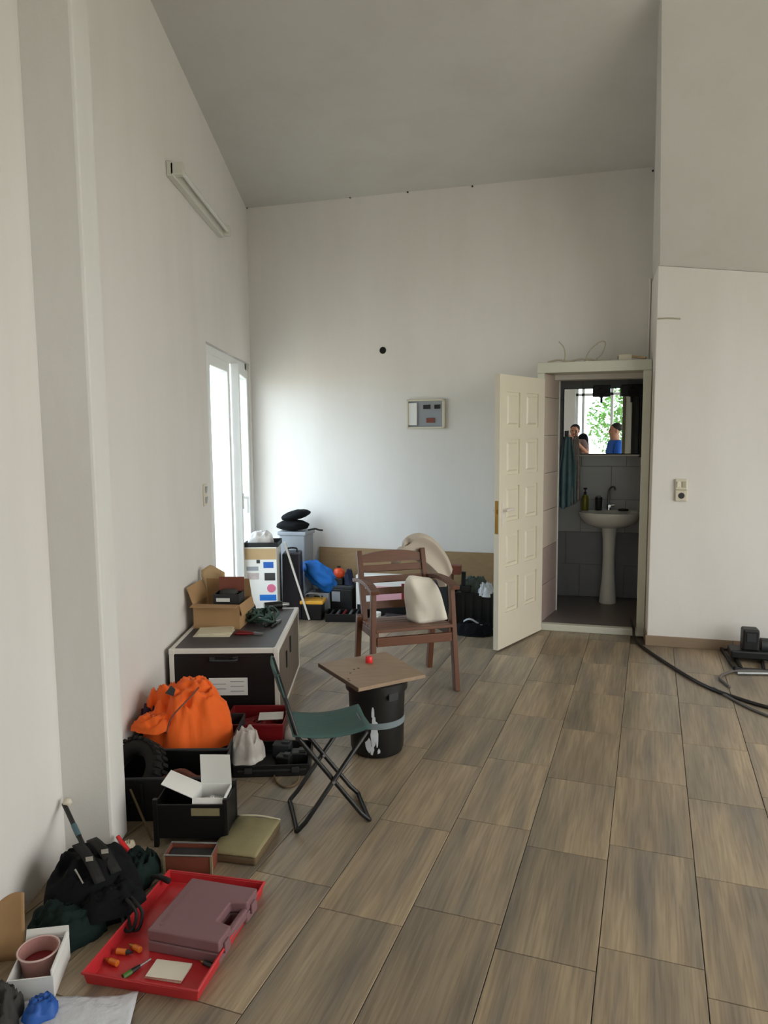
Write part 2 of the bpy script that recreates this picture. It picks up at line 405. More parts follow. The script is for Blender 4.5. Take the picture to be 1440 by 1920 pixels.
        for i in range(nu):
            for j in range(nv):
                f.append((I(i, j, 0), I(i + 1, j, 0), I(i + 1, j + 1, 0), I(i, j + 1, 0)))
                f.append((I(i, j, 1), I(i, j + 1, 1), I(i + 1, j + 1, 1), I(i + 1, j, 1)))
        for i in range(nu):
            f.append((I(i, 0, 0), I(i, 0, 1), I(i + 1, 0, 1), I(i + 1, 0, 0))); f.append((I(i, nv, 0), I(i + 1, nv, 0), I(i + 1, nv, 1), I(i, nv, 1)))
        for j in range(nv):
            f.append((I(0, j, 0), I(0, j + 1, 0), I(0, j + 1, 1), I(0, j, 1))); f.append((I(nu, j, 0), I(nu, j, 1), I(nu, j + 1, 1), I(nu, j + 1, 0)))
        return s.add(v, f, mi)
    def mesh(s, name, mats, smooth=None):
        me = bpy.data.meshes.new(name); me.from_pydata(s.v, [], s.f); me.update()
        for q in (mats if isinstance(mats, (list, tuple)) else [mats]): me.materials.append(q)
        for p, k in zip(me.polygons, s.mi): p.material_index = k
        if smooth:
            me.shade_smooth() if smooth is True else (me.shade_smooth(), me.set_sharp_from_angle(angle=math.radians(smooth)))
        return me
def obj(name, mb, m_, parent=None, bevel=0.0, smooth=None, loc=None, rz=0.0, seg=2):
    me = mb if isinstance(mb, bpy.types.Mesh) else mb.mesh(name, m_, smooth)
    o = bpy.data.objects.new(name, me); C.objects.link(o)
    if parent is not None: o.parent = parent
    if loc is not None: o.location = loc; o.rotation_euler = (0, 0, rz)
    if bevel:
        bm = o.modifiers.new('bevel', 'BEVEL'); bm.width = bevel; bm.segments = seg; bm.limit_method = 'ANGLE'; bm.angle_limit = math.radians(40)
    return o
def tag(o, label, cat, group=None):
    o['label'] = label; o['category'] = cat
    if group: o['group'] = group
    return o
def thing(name, label, cat, loc=(0, 0, 0), rz=0.0, group=None):
    o = bpy.data.objects.new(name, None); C.objects.link(o); o.empty_display_size = 0.05
    o.location = loc; o.rotation_euler = (0, 0, rz)
    return tag(o, label, cat, group)
def single(name, mb, m_, label, cat, loc=(0, 0, 0), rz=0.0, group=None, **k):
    return tag(obj(name, mb, m_, None, loc=loc, rz=rz, **k), label, cat, group)
def struct(name, mb, m_, parent=None, **k):
    o = obj(name, mb, m_, parent, **k)
    if parent is None: o['kind'] = 'structure'
    return o

# ================================================================== THE ROOM
SLOPE = 0.105
def ceil_z(x, y):
    d = (x - OX) * NX + (y - OY) * NY      # distance into the wall direction
    return 3.65 + SLOPE * (BW_D - d)
def sdbox(mb, s0, s1, d0, d1, z0, z1, mi=0):
    v = [SD(s0, d0, z0), SD(s1, d0, z0), SD(s1, d1, z0), SD(s0, d1, z0), SD(s0, d0, z1), SD(s1, d0, z1), SD(s1, d1, z1), SD(s0, d1, z1)]
    return mb.add(v, [(3, 2, 1, 0), (4, 5, 6, 7), (0, 1, 5, 4), (1, 2, 6, 5), (2, 3, 7, 6), (3, 0, 4, 7)], mi)
def xbox(mb, x0, x1, y0, y1, z0, z1, mi=0):
    return mb.box(((x0 + x1) / 2, (y0 + y1) / 2, (z0 + z1) / 2), (x1 - x0, y1 - y0, z1 - z0), mi=mi)
REAR = -3.0
# outside ground
g = MB(); g.box((0, 0, -0.35), (120, 120, 0.3)); struct('ground_outside', g, M['ground'])
# floor screed and tiles
fl = MB()
east0 = SD(E_S, RW_D); 
def east_x(y):  # x of the east wall plane at a given y
    return east0.x + (y - east0.y) * NX / NY
poly = [(LWX, REAR), (east_x(REAR), REAR), (east0.x, east0.y)] + [tuple(SD(RW_S, RW_D)[:2]), tuple(SD(RW_S, 0.02)[:2]), tuple(SD(-0.05, 0.02)[:2]), tuple(SD(-0.05, BW_D)[:2])]
lx = SD(0, BW_D); yc = lx.y + (lx.x - LWX) * math.tan(ANG)
poly += [(LWX, yc)]
fl.prism(poly, -0.10, -0.008)
floor = struct('floor', fl, M['grout'])
A20 = math.radians(20); U = Vector((math.cos(A20), -math.sin(A20))); Vv = Vector((math.sin(A20), math.cos(A20)))
tw, tl, gap = 0.3045, 0.6065, 0.0028
def inside(x, y):
    r = False; n = len(poly)
    for i in range(n):
        (x0, y0), (x1, y1) = poly[i], poly[i - 1]
        if (y0 > y) != (y1 > y) and x < (x1 - x0) * (y - y0) / (y1 - y0) + x0: r = not r
    return r
def clip_half(pg, px, py, nx, ny):
    """keep the part of polygon pg where (p - (px,py)).(nx,ny) >= 0"""
    out = []
    for i in range(len(pg)):
        a, b = pg[i - 1], pg[i]
        da = (a[0] - px) * nx + (a[1] - py) * ny; db = (b[0] - px) * nx + (b[1] - py) * ny
        if da >= 0: out.append(a)
        if da * db < 0:
            t = da / (da - db); out.append((a[0] + (b[0] - a[0]) * t, a[1] + (b[1] - a[1]) * t))
    return out
tmb = MB()
a, b_, ch = tw / 2 - gap / 2, tl / 2 - gap / 2, 0.0012
tv = [(-a, -b_, -0.008), (a, -b_, -0.008), (a, b_, -0.008), (-a, b_, -0.008), (-a, -b_, -ch), (a, -b_, -ch), (a, b_, -ch), (-a, b_, -ch),
      (-a + ch, -b_ + ch, 0), (a - ch, -b_ + ch, 0), (a - ch, b_ - ch, 0), (-a + ch, b_ - ch, 0)]
tmb.add(tv, [(0, 1, 5, 4), (1, 2, 6, 5), (2, 3, 7, 6), (3, 0, 4, 7), (4, 5, 9, 8), (5, 6, 10, 9), (6, 7, 11, 10), (7, 4, 8, 11), (8, 9, 10, 11)])
tile_me = tmb.mesh('tile', M['tile'])
cand = []
for k in range(-16, 20):
    u = -0.11 + (k + 0.5) * tw
    v0 = 2.838 if k % 2 == 0 else 2.724
    for j in range(-12, 14):
        v = v0 + (j + 0.5) * tl
        c = U * u + Vv * v
        cs = [(c + U * du * a + Vv * dv * b_) for du, dv in ((-1, -1), (1, -1), (1, 1), (-1, 1))]
        nin = sum(inside(p.x, p.y) for p in cs)
        if nin == 0 and not inside(c.x, c.y): continue
        if c.y < -0.4: continue
        cand.append((c, cs, nin))
far_mb = MB()
for c, cs, nin in cand:
    if nin == 4:
        o = bpy.data.objects.new('tile', tile_me); C.objects.link(o)
        o.location = (c.x, c.y, 0); o.rotation_euler = (0, 0, -A20); o.parent = floor
    else:   # cut tile along the walls: clip to the wall it meets
        pg = [(p.x, p.y) for p in cs]
        pg = clip_half(pg, LWX, 0, 1, 0)
        if c.x > 1.85 and pg: pg = clip_half(pg, SD(0, RW_D).x, SD(0, RW_D).y, -NX, -NY)
        elif c.x > 1.1 and pg: pg = clip_half(pg, OX + NX * .01, OY + NY * .01, -NX, -NY)
        elif pg: pg = clip_half(pg, SD(0, BW_D).x, SD(0, BW_D).y, -NX, -NY)
        if pg: pg = clip_half(pg, east0.x, east0.y, -EX, -EY)
        if len(pg) < 3: continue
        lp = [((Vector(p) - c).dot(U), (Vector(p) - c).dot(Vv)) for p in pg]
        q = MB(); q.prism(lp, -0.008, 0)
        o = obj('tile', q, M['tile'], floor); o.location = (c.x, c.y, 0); o.rotation_euler = (0, 0, -A20)
# plain screed level with the tiles behind the camera
q = MB(); xbox(q, LWX, 2.4, REAR, -0.75, -0.008, 0.0); obj('rear_floor_screed', q, M['skirt'], floor)

# walls
TOP = 5.2
wl_ = MB()
WY0, WY1, WZ1 = 5.20, 6.86, 2.25
xbox(wl_, LWX - 0.22, LWX, REAR - 0.2, WY0, -0.05, TOP); xbox(wl_, LWX - 0.22, LWX, WY1, yc + 0.3, -0.05, TOP); xbox(wl_, LWX - 0.22, LWX, WY0, WY1, WZ1, TOP)
xbox(wl_, LWX - 0.22, LWX, WY0, WY1, -0.05, 0.0)
wall_left = struct('wall_left', wl_, M['wall'])
pm = MB(); xbox(pm, LWX - .05, -1.048, 2.66, 2.82, 0, TOP - 0.6)
wp = struct('wall_pilaster', pm, M['pillar'], bevel=0.012)
# back wall: left of the door box, above it, with the doorway left free
BX0 = -0.045                                     # outer left side of the door box
DOOR_H = 2.03
LEDGE = 2.13
bw = MB()
sl = (LWX - OX) / EX - (BW_D * NX) / EX          # s where the back wall meets the left wall
sdbox(bw, sl - 0.3, -0.03, BW_D, BW_D + 0.15, -0.05, TOP)
sdbox(bw, -0.03, RW_S + .2, BW_D, BW_D + 0.15, DOOR_H, TOP)
wall_back = struct('wall_back', bw, M['wall'])
# right wall: lower part and the leaning upper part, and the return beside the door
rw = MB()
zl, zr = 2.775, 2.775 - 0.145 * (E_S - RW_S)
v = [SD(RW_S, RW_D, -0.05), SD(E_S + .2, RW_D, -0.05), SD(E_S + .2, BW_D + .15, -0.05), SD(RW_S, BW_D + .15, -0.05),
     SD(RW_S, RW_D, zl), SD(E_S + .2, RW_D, zr), SD(E_S + .2, BW_D + .15, zr), SD(RW_S, BW_D + .15, zl)]
rw.add(v, [(3, 2, 1, 0), (4, 5, 6, 7), (0, 1, 5, 4), (1, 2, 6, 5), (2, 3, 7, 6), (3, 0, 4, 7)])
wall_right = struct('wall_right', rw, M['wall'], bevel=0.006)
LEAN = 1.36                                      # the upper part leans into the room by this much per metre
bk = MB()
ZB = 4.3
dt, dtr = RW_D - LEAN * (ZB - zl), RW_D - LEAN * (ZB - zr)
s_in = RW_S + 0.012
s_tp = s_in - 0.095 * LEAN * (ZB - zl)
v = [SD(s_in, RW_D + 0.004, zl), SD(E_S + .2, RW_D + 0.004, zr), SD(E_S + .2, BW_D + .14, zr), SD(s_in, BW_D + .14, zl),
     SD(s_tp, dt, ZB), SD(E_S + .2, dtr, ZB), SD(E_S + .2, BW_D + .14, ZB), SD(s_in, BW_D + .14, ZB)]
bk.add(v, [(3, 2, 1, 0), (4, 5, 6, 7), (0, 1, 5, 4), (1, 2, 6, 5), (2, 3, 7, 6), (3, 0, 4, 7)])
struct('wall_right_upper', bk, M['bulk'])
# ceiling
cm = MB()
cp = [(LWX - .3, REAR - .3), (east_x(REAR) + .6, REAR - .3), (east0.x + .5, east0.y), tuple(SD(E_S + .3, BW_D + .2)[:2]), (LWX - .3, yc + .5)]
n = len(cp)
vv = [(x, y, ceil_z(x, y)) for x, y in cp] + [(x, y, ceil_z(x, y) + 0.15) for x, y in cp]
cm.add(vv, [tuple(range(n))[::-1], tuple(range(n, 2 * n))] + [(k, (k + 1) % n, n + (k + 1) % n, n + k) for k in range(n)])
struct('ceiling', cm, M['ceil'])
# east wall with the wide shopfront window, and the rear wall with its window
ew = MB()
L_E = (east0.y - REAR) / NY
d_a, d_b = RW_D - 1.0, RW_D - 6.3
EZ0, EZ1 = 0.30, 3.0
for d0, d1, z0, z1 in ((RW_D - L_E - .4, d_b, -.05, TOP + .3), (d_a, RW_D, -.05, TOP + .3), (d_b, d_a, -.05, EZ0), (d_b, d_a, EZ1, TOP + .3)):
    sdbox(ew, E_S, E_S + .2, d0, d1, z0, z1)
struct('wall_east', ew, M['wall'])
wf = MB()
for q_ in (d_a, d_a - 1.33, d_a - 2.65, d_a - 3.97, d_b): sdbox(wf, E_S + .07, E_S + .13, q_ - .03, q_ + .03, EZ0, EZ1)
for z in (EZ0 + .03, 2.45, EZ1 - .03): sdbox(wf, E_S + .07, E_S + .13, d_b, d_a, z - .03, z + .03)
w3 = struct('window_3', wf, M['pvc'])
gp = MB(); sdbox(gp, E_S + .095, E_S + .10, d_b, d_a, EZ0, EZ1); obj('window_pane', gp, M['glass'], w3)
re = MB()
RX0, RX1, RZ0, RZ1 = -0.58, 1.85, 0.85, 2.62
xbox(re, LWX, RX0, REAR - .2, REAR, -.05, TOP + .4); xbox(re, RX1, east_x(REAR) + .3, REAR - .2, REAR, -.05, TOP + .4)
xbox(re, RX0, RX1, REAR - .2, REAR, -.05, RZ0); xbox(re, RX0, RX1, REAR - .2, REAR, RZ1, TOP + .4)
struct('wall_rear', re, M['wall'])
rf = MB()
for x in (RX0 + .02, -0.42, 0.20, 1.02, RX1 - .02): xbox(rf, x - .028, x + .028, REAR - .13, REAR - .06, RZ0, RZ1)
for z in (RZ0 + .03, 2.42, RZ1 - .03): xbox(rf, RX0, RX1, REAR - .13, REAR - .06, z - .028, z + .028)
w2 = struct('window_2', rf, M['pvc'])
q = MB(); xbox(q, RX0, RX1, REAR - .10, REAR - .095, RZ0, RZ1); obj('window_pane', q, M['glass'], w2)
q = MB(); xbox(q, RX0 - .05, RX1 + .05, REAR - .2, REAR + .28, RZ0 - .04, RZ0); obj('window_sill', q, M['pvc'], w2)

# balcony window (window_1) in the left wall: fixed frame and two casements
wfm = MB()
fx0, fx1 = LWX - 0.11, LWX - 0.03
for y0, y1, z0, z1 in ((WY0, WY0 + .06, 0, WZ1), (WY1 - .06, WY1, 0, WZ1), (WY0, WY1, WZ1 - .07, WZ1), (WY0, WY1, 0, .05)):
    xbox(wfm, fx0, fx1, y0, y1, z0, z1)
w1 = struct('window_1', wfm, M['pvc'], bevel=0.004)
def casement(y_h, width, angle, handle):
    e = bpy.data.objects.new('casement', None); C.objects.link(e); e.parent = w1
    e.location = (LWX - 0.02, y_h, 0.05); e.rotation_euler = (0, 0, angle); e.empty_display_size = .05
    sgn = 1 if width > 0 else -1; w = abs(width); h = WZ1 - .12
    mb = MB()
    def b(y0, y1, z0, z1, x0=-.055, x1=.012): xbox(mb, x0, x1, min(sgn * y0, sgn * y1), max(sgn * y0, sgn * y1), z0, z1)
    b(0, .075, 0, h); b(w - .075, w, 0, h); b(.075, w - .075, h - .08, h); b(.075, w - .075, 0, .16)
    f = obj('casement_frame', mb, M['pvc'], e, bevel=0.006)
    for z0, z1 in ((.16, h - .08),):
        p = MB(); xbox(p, -.026, -.022, min(sgn * .075, sgn * (w - .075)), max(sgn * .075, sgn * (w - .075)), z0, z1); obj('pane', p, M['glass'], e)
    if handle:
        hh = MB(); y = sgn * (w - .037)
        hh.box((.018, y, 1.0), (.012, .028, .13)); hh.cyl((.02, y, 1.03), (.06, y, 1.03), .009, n=10); hh.bar((.055, y, 1.035), (.055, y + .005, .90), .02, .014)
        obj('handle', hh, M['pvc'], f, bevel=0.003)
casement(WY0 + .06, 0.76, 0.0, False)
casement(WY1 - .06, -0.755, math.radians(5), True)

# skirting along the right wall and its return
sk = MB(); SK = 0.078
def skirt(s0, s1, d0, d1): sdbox(sk, s0, s1, d0, d1, 0, SK)
k = RW_S - .012
while k < E_S - .05:
    skirt(k, min(k + .597, E_S), RW_D - .012, RW_D); k += .60
sdbox(sk, RW_S - .012, RW_S, RW_D, -0.02, 0, SK)
struct('baseboard_right', sk, M['skirt'], bevel=0.003)

# ---------------- door box, frame, sill, leaf
db = MB()
sdbox(db, BX0, BX0 + .045, 0.0, BW_D + .15, 0, LEDGE)                      # left cheek
sdbox(db, BX0 + .045, RW_S - .035, 0.0, BW_D + .15, DOOR_H + .04, LEDGE)   # head block
sdbox(db, RW_S - .035, RW_S - .001, 0.0, BW_D + .15, 0, LEDGE)             # right cheek
door_box = struct('door_1', db, M['frame'], bevel=0.006)
fr = MB()
sdbox(fr, BX0 - .012, RW_S - .004, -.018, 0.0, DOOR_H + .03, LEDGE + .012)
sdbox(fr, RW_S - .065, RW_S - .004, -.018, .0, 0.0, DOOR_H + .03)
sdbox(fr, BX0 - .012, 0.0, -.012, .0, 0.0, DOOR_H + .03)
obj('door_frame', fr, M['frame'], door_box, bevel=0.006)
st = MB(); sdbox(st, 0, RW_S - .06, -.012, .055, 0, .055); obj('door_sill', st, M['frame'], door_box, bevel=0.006)
# splayed tiled reveal on the hinge side
SPL0, SPL1 = (0.0, 0.06), (0.092, BW_D + .15)
for i in range(7):
    z0 = .05 + i * .305; z1 = min(z0 + .302, DOOR_H + .035)
    if z1 <= z0: break
    q = MB(); q.plate([SD(*SPL0, z0), SD(*SPL1, z0), SD(*SPL1, z1), SD(*SPL0, z1)], SD(SPL0[0] - .02, SPL0[1], 0) - SD(*SPL0, 0))
    obj('tile', q, M['ptile2'] if i < 2 else M['ptile'], door_box, bevel=0.002)
q = MB(); q.cyl(SD(.094, BW_D + .15, .05), SD(.094, BW_D + .15, DOOR_H + .03), .007, n=8); obj('tile_trim', q, M['ceramic'], door_box)

dl0, dl1 = SD(-.012, -.03), G(929, 1222)
ld = Vector((dl1.x - dl0.x, dl1.y - dl0.y, 0)); lw_ = ld.length; la = math.atan2(ld.y, ld.x)
door = thing('interior_door', 'cream panelled wooden door standing open in front of the washroom', 'door', (dl0.x, dl0.y, 0.012), la)
TH = 0.04; LH = 2.0
dm = MB()
# local: x along leaf from hinge, y thickness: +y side is the side seen from the camera?  build slab with recessed fields on both faces
stile, rail, cs_ = 0.105, 0.085, 0.10
pw_ = (lw_ - 2 * stile - cs_) / 2
rows = 5; bot = 0.26
ph = (LH - bot - 0.12 - rail * (rows - 1)) / rows
xs = [0, stile, stile + pw_, stile + pw_ + cs_, stile + 2 * pw_ + cs_, lw_]
def slab(x0, x1, z0, z1, t=TH): dm.box(((x0 + x1) / 2, 0, (z0 + z1) / 2), (x1 - x0, t, z1 - z0))
slab(xs[0], xs[1], 0, LH); slab(xs[2], xs[3], 0, LH); slab(xs[4], xs[5], 0, LH)
zz = bot; fields = []
slab(xs[1], xs[2], 0, bot); slab(xs[3], xs[4], 0, bot)
for r in range(rows):
    for xa, xb in ((xs[1], xs[2]), (xs[3], xs[4])):
        fields.append((xa, xb, zz, zz + ph))
        slab(xa, xb, zz + ph, (zz + ph + rail) if r < rows - 1 else LH)
    zz += ph + rail
obj('door_frame_rails', dm, M['door'], door)
for xa, xb, z0, z1 in fields:
    p = MB(); cx, cz = (xa + xb) / 2, (z0 + z1) / 2; w, h = xb - xa, z1 - z0
    for sg in (-1, 1):
        yb, yt = sg * .008, sg * (.0175)
        e1, e2, e3 = .0, .022, .034
        def rg(e, y): return [(cx - w / 2 + e, y, cz - h / 2 + e), (cx + w / 2 - e, y, cz - h / 2 + e), (cx + w / 2 - e, y, cz + h / 2 - e), (cx - w / 2 + e, y, cz + h / 2 - e)]
        vv = rg(e1, yb) + rg(e2, yb) + rg(e3, yt)
        ff = [(a_ + k, a_ + (k + 1) % 4, a_ + 4 + (k + 1) % 4, a_ + 4 + k) for a_ in (0, 4) for k in range(4)] + [(8, 9, 10, 11)]
        if sg > 0: ff = [t[::-1] for t in ff]
        p.add(vv, ff)
    obj('panel', p, M['door'], door)
hd = MB()
for sg in (-1, 1):
    hd.box((lw_ - .055, sg * .0225, 1.0), (.032, .005, .17)); hd.cyl((lw_ - .055, sg * .022, 1.03), (lw_ - .055, sg * .06, 1.03), .009, n=10)
    hd.cyl((lw_ - .06, sg * .055, 1.03), (lw_ - .17, sg * .055, 1.03), .009, .008, n=10)
obj('door_handle', hd, M['alu'], door, bevel=.002)
q = MB(); q.box((lw_ + .0008, 0, .98), (.002, .024, .24)); q.box((lw_ + .006, 0, 1.02), (.012, .014, .03)); obj('latch_plate', q, M['brass'], door)
for z in (.25, 1.0, 1.75):
    q = MB(); q.cyl((0, -.012, z - .045), (0, -.012, z + .045), .009, n=10); obj('hinge', q, M['brass'], door)

# ---------------- washroom
BA = math.radians(14); bex, bey = math.cos(BA), -math.sin(BA); bnx, bny = math.sin(BA), math.cos(BA)
BO = Vector((1.67, 6.885, 0))
def BT(s, d, z=0.0): return Vector((BO.x + bex * s + bnx * d, BO.y + bey * s + bny * d, z))
def btbox(mb, s0, s1, d0, d1, z0, z1, mi=0):
    v = [BT(s0, d0, z0), BT(s1, d0, z0), BT(s1, d1, z0), BT(s0, d1, z0), BT(s0, d0, z1), BT(s1, d0, z1), BT(s1, d1, z1), BT(s0, d1, z1)]
    return mb.add(v, [(3, 2, 1, 0), (4, 5, 6, 7), (0, 1, 5, 4), (1, 2, 6, 5), (2, 3, 7, 6), (3, 0, 4, 7)], mi)
q = MB(); btbox(q, -.75, 1.25, .008, .16, 0, 2.6); wbb = struct('wall_washroom_back', q, M['bgrout'])
twd, thh = .40, .308
rowk = 0; z = .05
while z < 2.45:
    s = -.55 - (.2 if rowk % 2 else .07)
    while s < 1.12:
        q = MB(); btbox(q, s + .0015, s + twd - .0015, 0, .012, z + .0015, z + thh - .0015)
        obj('tile', q, M['btile2'] if rowk < 2 else M['btile'], wbb, bevel=.0015, seg=1)
        s += twd
    z += thh; rowk += 1
q = MB(); sdbox(q, -.32, -.20, BW_D + .15, 1.45, 0, 2.6); struct('wall_washroom_left', q, M['btile'])
q = MB(); sdbox(q, 1.12, 1.3, BW_D + .15, 1.45, 0, 2.6); struct('wall_washroom_right', q, M['btile'])
q = MB(); sdbox(q, -.32, 1.3, BW_D + .15, 1.5, 2.45, 2.6); struct('ceiling_washroom', q, M['wall'])
q = MB(); sdbox(q, -.32, 1.3, BW_D + .15, 1.4, -.1, .05); sdbox(q, 0.0, RW_S - .035, .055, BW_D + .15, -.1, .05); struct('floor_washroom', q, M['bfloor'])

# ================================================================== THINGS IN THE WASHROOM
ped = G(1136, 1134, .05); ba_rz = -BA
sink = thing('pedestal_sink', 'white ceramic pedestal washbasin against the grey tiled wall', 'sink', (2.03, 6.555, .05), ba_rz)
q = MB(); q.lathe([(.072, 0), (.078, .01), (.074, .05), (.058, .22), (.052, .42), (.056, .58), (.070, .70), (.075, .73)], n=28, sy=.9)
obj('pedestal', q, M['ceramic'], sink, smooth=50)
q = MB()
ro = []
def bowl_ring(k, z, yo=0): return (k, z, yo)
prof = [(.05, .690), (.14, .700), (.22, .735), (.262, .790), (.272, .825), (.270, .835), (.250, .835), (.225, .800), (.17, .752), (.06, .742), (.02, .741)]
q.lathe(prof, c=(0, -.02, 0), n=40, sx=1.0, sy=.80)
q.box((0, .155, .812), (.50, .10, .05)); obj('basin', q, M['ceramic'], sink, smooth=50)
fa = thing('basin_tap', 'tall curved chrome tap rising from the washbasin', 'tap', (2.03 + bnx * .16, 6.555 + bny * .16, .05 + .837), ba_rz)
q = MB(); q.cyl((0, 0, 0), (0, 0, .05), .022, .018, n=14); q.cyl((.0, -.0, .035), (.05, -.01, .045), .016, .012, n=12); q.cyl((-.0, -.0, .035), (.0, -.09, .04), .012, n=12); obj('tap_body', q, M['chrome'], fa, smooth=40)
q = MB(); q.tube(spline([(0, 0, .04), (-.005, .0, .12), (.005, -.01, .19), (.035, -.05, .215), (.045, -.08, .19)], 6), .009, n=10); obj('spout', q, M['steel'], fa, smooth=True)
def bottle(name, label, s, d, z, prof, m_, cap, capm, cat='bottle'):
    p = BT(s, d, z); t = thing(name, label, cat, p, ba_rz)
    b_ = MB(); b_.lathe(prof, n=16); obj('bottle_body', b_, m_, t, smooth=40)
    c_ = MB(); c_.lathe(cap, n=12); obj('cap', c_, capm, t, smooth=40); return t
zs = .05 + .837
bottle('soap_bottle', 'olive green soap bottle with dark pump on the washbasin rim', .215, -.17, zs, [(.030, 0), (.032, .01), (.032, .10), (.026, .13), (.012, .145)], M['olivel'], [(.012, .145), (.012, .17), (.005, .172), (.005, .19), (.016, .192), (.016, .205)], M['navy'])
bottle('drinking_glass', 'grey green tumbler standing beside the tap on the washbasin', .335, -.15, zs, [(.028, 0), (.030, .004), (.032, .11), (.030, .12)], M['dgrey'], [(.020, .12), (.020, .13), (.012, .134)], M['greyp'], 'tumbler')
q = MB(); q.lathe([(.035, 0), (.04, .008), (.036, .016), (.02, .02)], n=16, sx=1.2, sy=.8); single('soap_piece', q, M['black'], 'small dark soap dish on the right of the washbasin rim', 'soap dish', BT(.55, -.16, zs), ba_rz, smooth=40)
# mirror cabinet
MZ0, MZ1 = 1.40, 1.99
mc = thing('mirror_cabinet', 'washroom mirror cabinet with open side shelf and clip-on spot lamps', 'mirror', BT(0.16, -.10, MZ0), ba_rz)
ms0 = -.145; mwid = .65
q = MB(); q.box((mwid / 2 + ms0, .0505, .295), (mwid + .01, .095, .60)); obj('mirror_back', q, M['dgrey'], mc)
q = MB(); q.box((mwid / 2 + ms0, .0, .295), (mwid, .005, .585)); obj('mirror_glass', q, M['mirror'], mc)
q = MB(); q.box((mwid / 2 + ms0, -.012, -.012), (mwid + .02, .10, .014)); obj('mirror_shelf', q, M['white'], mc)
q = MB(); x0 = ms0 + mwid + .01
q.box((x0 + .01, .03, .28), (.02, .13, .62)); q.box((x0 + .15, .03, .28), (.02, .13, .62)); q.box((x0 + .08, .09, .28), (.14, .012, .62))
for z in (-.02, .18, .38, .58): q.box((x0 + .08, .03, z), (.14, .12, .014))
obj('side_shelf', q, M['lam'], mc)
q = MB(); q.box((x0 + .105, .076, .27), (.035, .004, .52)); obj('mirror_strip', q, M['mirror'], mc)
for k, xx in enumerate((.18, .44)):
    q = MB(); q.box((xx, -.05, .565), (.15 if k == 0 else .19, .06, .10)); q.cyl((xx, -.08, .56), (xx, -.11, .545), .035, .042, n=14); q.bar((xx, -.02, .545), (xx, -.02, .46), .02, .02)
    obj('spot_lamp', q, M['black'] if k else M['dgrey'], mc, bevel=.006)
# towels
def towel(name, label, s, d, z0, z1, w, m_, seed, t=.012):
    tw_ = thing(name, label, 'towel', BT(s, d, z1), ba_rz)
    def fn(u, v):
        x = (u - .5) * w * (.45 + .55 * min(1, v * 2.2)) ; z = -v * (z1 - z0) * (1 - .12 * abs(u - .3))
        return (x, .035 * math.sin(u * 17 + seed) * (.4 + .6 * v) + .01 * math.sin(v * 9 + seed), z)
    q = MB(); q.sheet(fn, 26, 20, t); obj('towel_cloth', q, m_, tw_, smooth=True)
    q = MB(); q.tube(spline([(0, .06, .05), (0, .02, .055), (0, -.02, .03), (0, -.01, .0)], 5), .006, n=8); obj('hook', q, M['chrome'], tw_, smooth=True)
towel('hand_towel', 'teal towel hanging on a hook beside the washroom mirror', .055, -.185, .90, 1.555, .15, M['teal'], .5)
towel('patterned_towel', 'pale flowered towel hanging behind the teal towel', .125, -.135, .93, 1.56, .07, M['flower'], 2.0)

# ================================================================== WALL FITTINGS
# fluorescent batten on the left wall
pA, pB = LWp(311, 322), LWp(409, 430)
fz = (pA.z + pB.z) / 2; fy0, fy1 = pA.y, pB.y
lamp = thing('fluorescent_lamp', 'white fluorescent tube lamp fixed high on the left wall', 'lamp', (LWX, fy0, fz))
Lf = fy1 - fy0
q = MB(); q.box((.022, Lf / 2, 0), (.044, Lf, .085)); obj('batten', q, M['batten'], lamp, bevel=.006)
q = MB(); q.cyl((.075, .05, .0), (.075, Lf - .05, .0), .014, n=14); obj('tube', q, M['tube'], lamp, smooth=40)
for y in (.025, Lf - .025):
    q = MB(); q.box((.06, y, 0), (.075, .05, .07)); obj('end_cap', q, M['batten'], lamp, bevel=.006)
# round hole in the back wall
p = BWp(718, 657)
ho = thing('wall_vent_hole', 'round black pipe hole in the white back wall', 'hole', p, -ANG)
q = MB(); rr = .034
q.add([(0, -.004, 0)] + [(math.cos(a_) * rr, -.004, math.sin(a_) * rr) for a_ in [2 * math.pi * i / 20 for i in range(20)]], [(0, 1 + (i + 1) % 20, 1 + i) for i in range(20)]); obj('hole_mouth', q, M['hole'], ho)
q = MB(); q.tube([(math.cos(2 * math.pi * i / 20) * rr, -.003, math.sin(2 * math.pi * i / 20) * rr) for i in range(20)], .004, n=6, closed=True); obj('hole_rim', q, M['wall'], ho)
# fuse box
p0, p1 = BWp(764, 804), BWp(835, 748)
fbw = (Vector((p1.x, p1.y)) - Vector((p0.x, p0.y))).length; fbh = p1.z - p0.z
fb = thing('fuse_box', 'wall fuse box with white left cover and grey breaker panel', 'fuse box', (p0.x, p0.y, p0.z), -ANG)
q = MB()
for c, s in (((fbw / 2, -.012, .008), (fbw, .024, .016)), ((fbw / 2, -.012, fbh - .008), (fbw, .024, .016)), ((.007, -.012, fbh / 2), (.014, .024, fbh)), ((fbw - .012, -.012, fbh / 2), (.024, .024, fbh))): q.box(c, s)
obj('box_frame', q, M['beige'], fb, bevel=.003)
q = MB(); q.box((fbw / 2, -.002, fbh / 2), (fbw - .02, .004, fbh - .02)); obj('breaker_panel', q, M['greyp'], fb)
q = MB(); q.box((.052, -.012, fbh / 2), (.078, .012, fbh - .06)); obj('cover', q, M['white'], fb, bevel=.003)
for x, z, w, h in ((.155, .185, .062, .036), (.238, .185, .052, .036), (.185, .07, .075, .042)):
    q = MB(); q.box((x * fbw / .30, -.006, z * fbh / .25), (w, .006, h)); obj('breaker', q, M['black'] if z > .1 else M['rust'], fb)
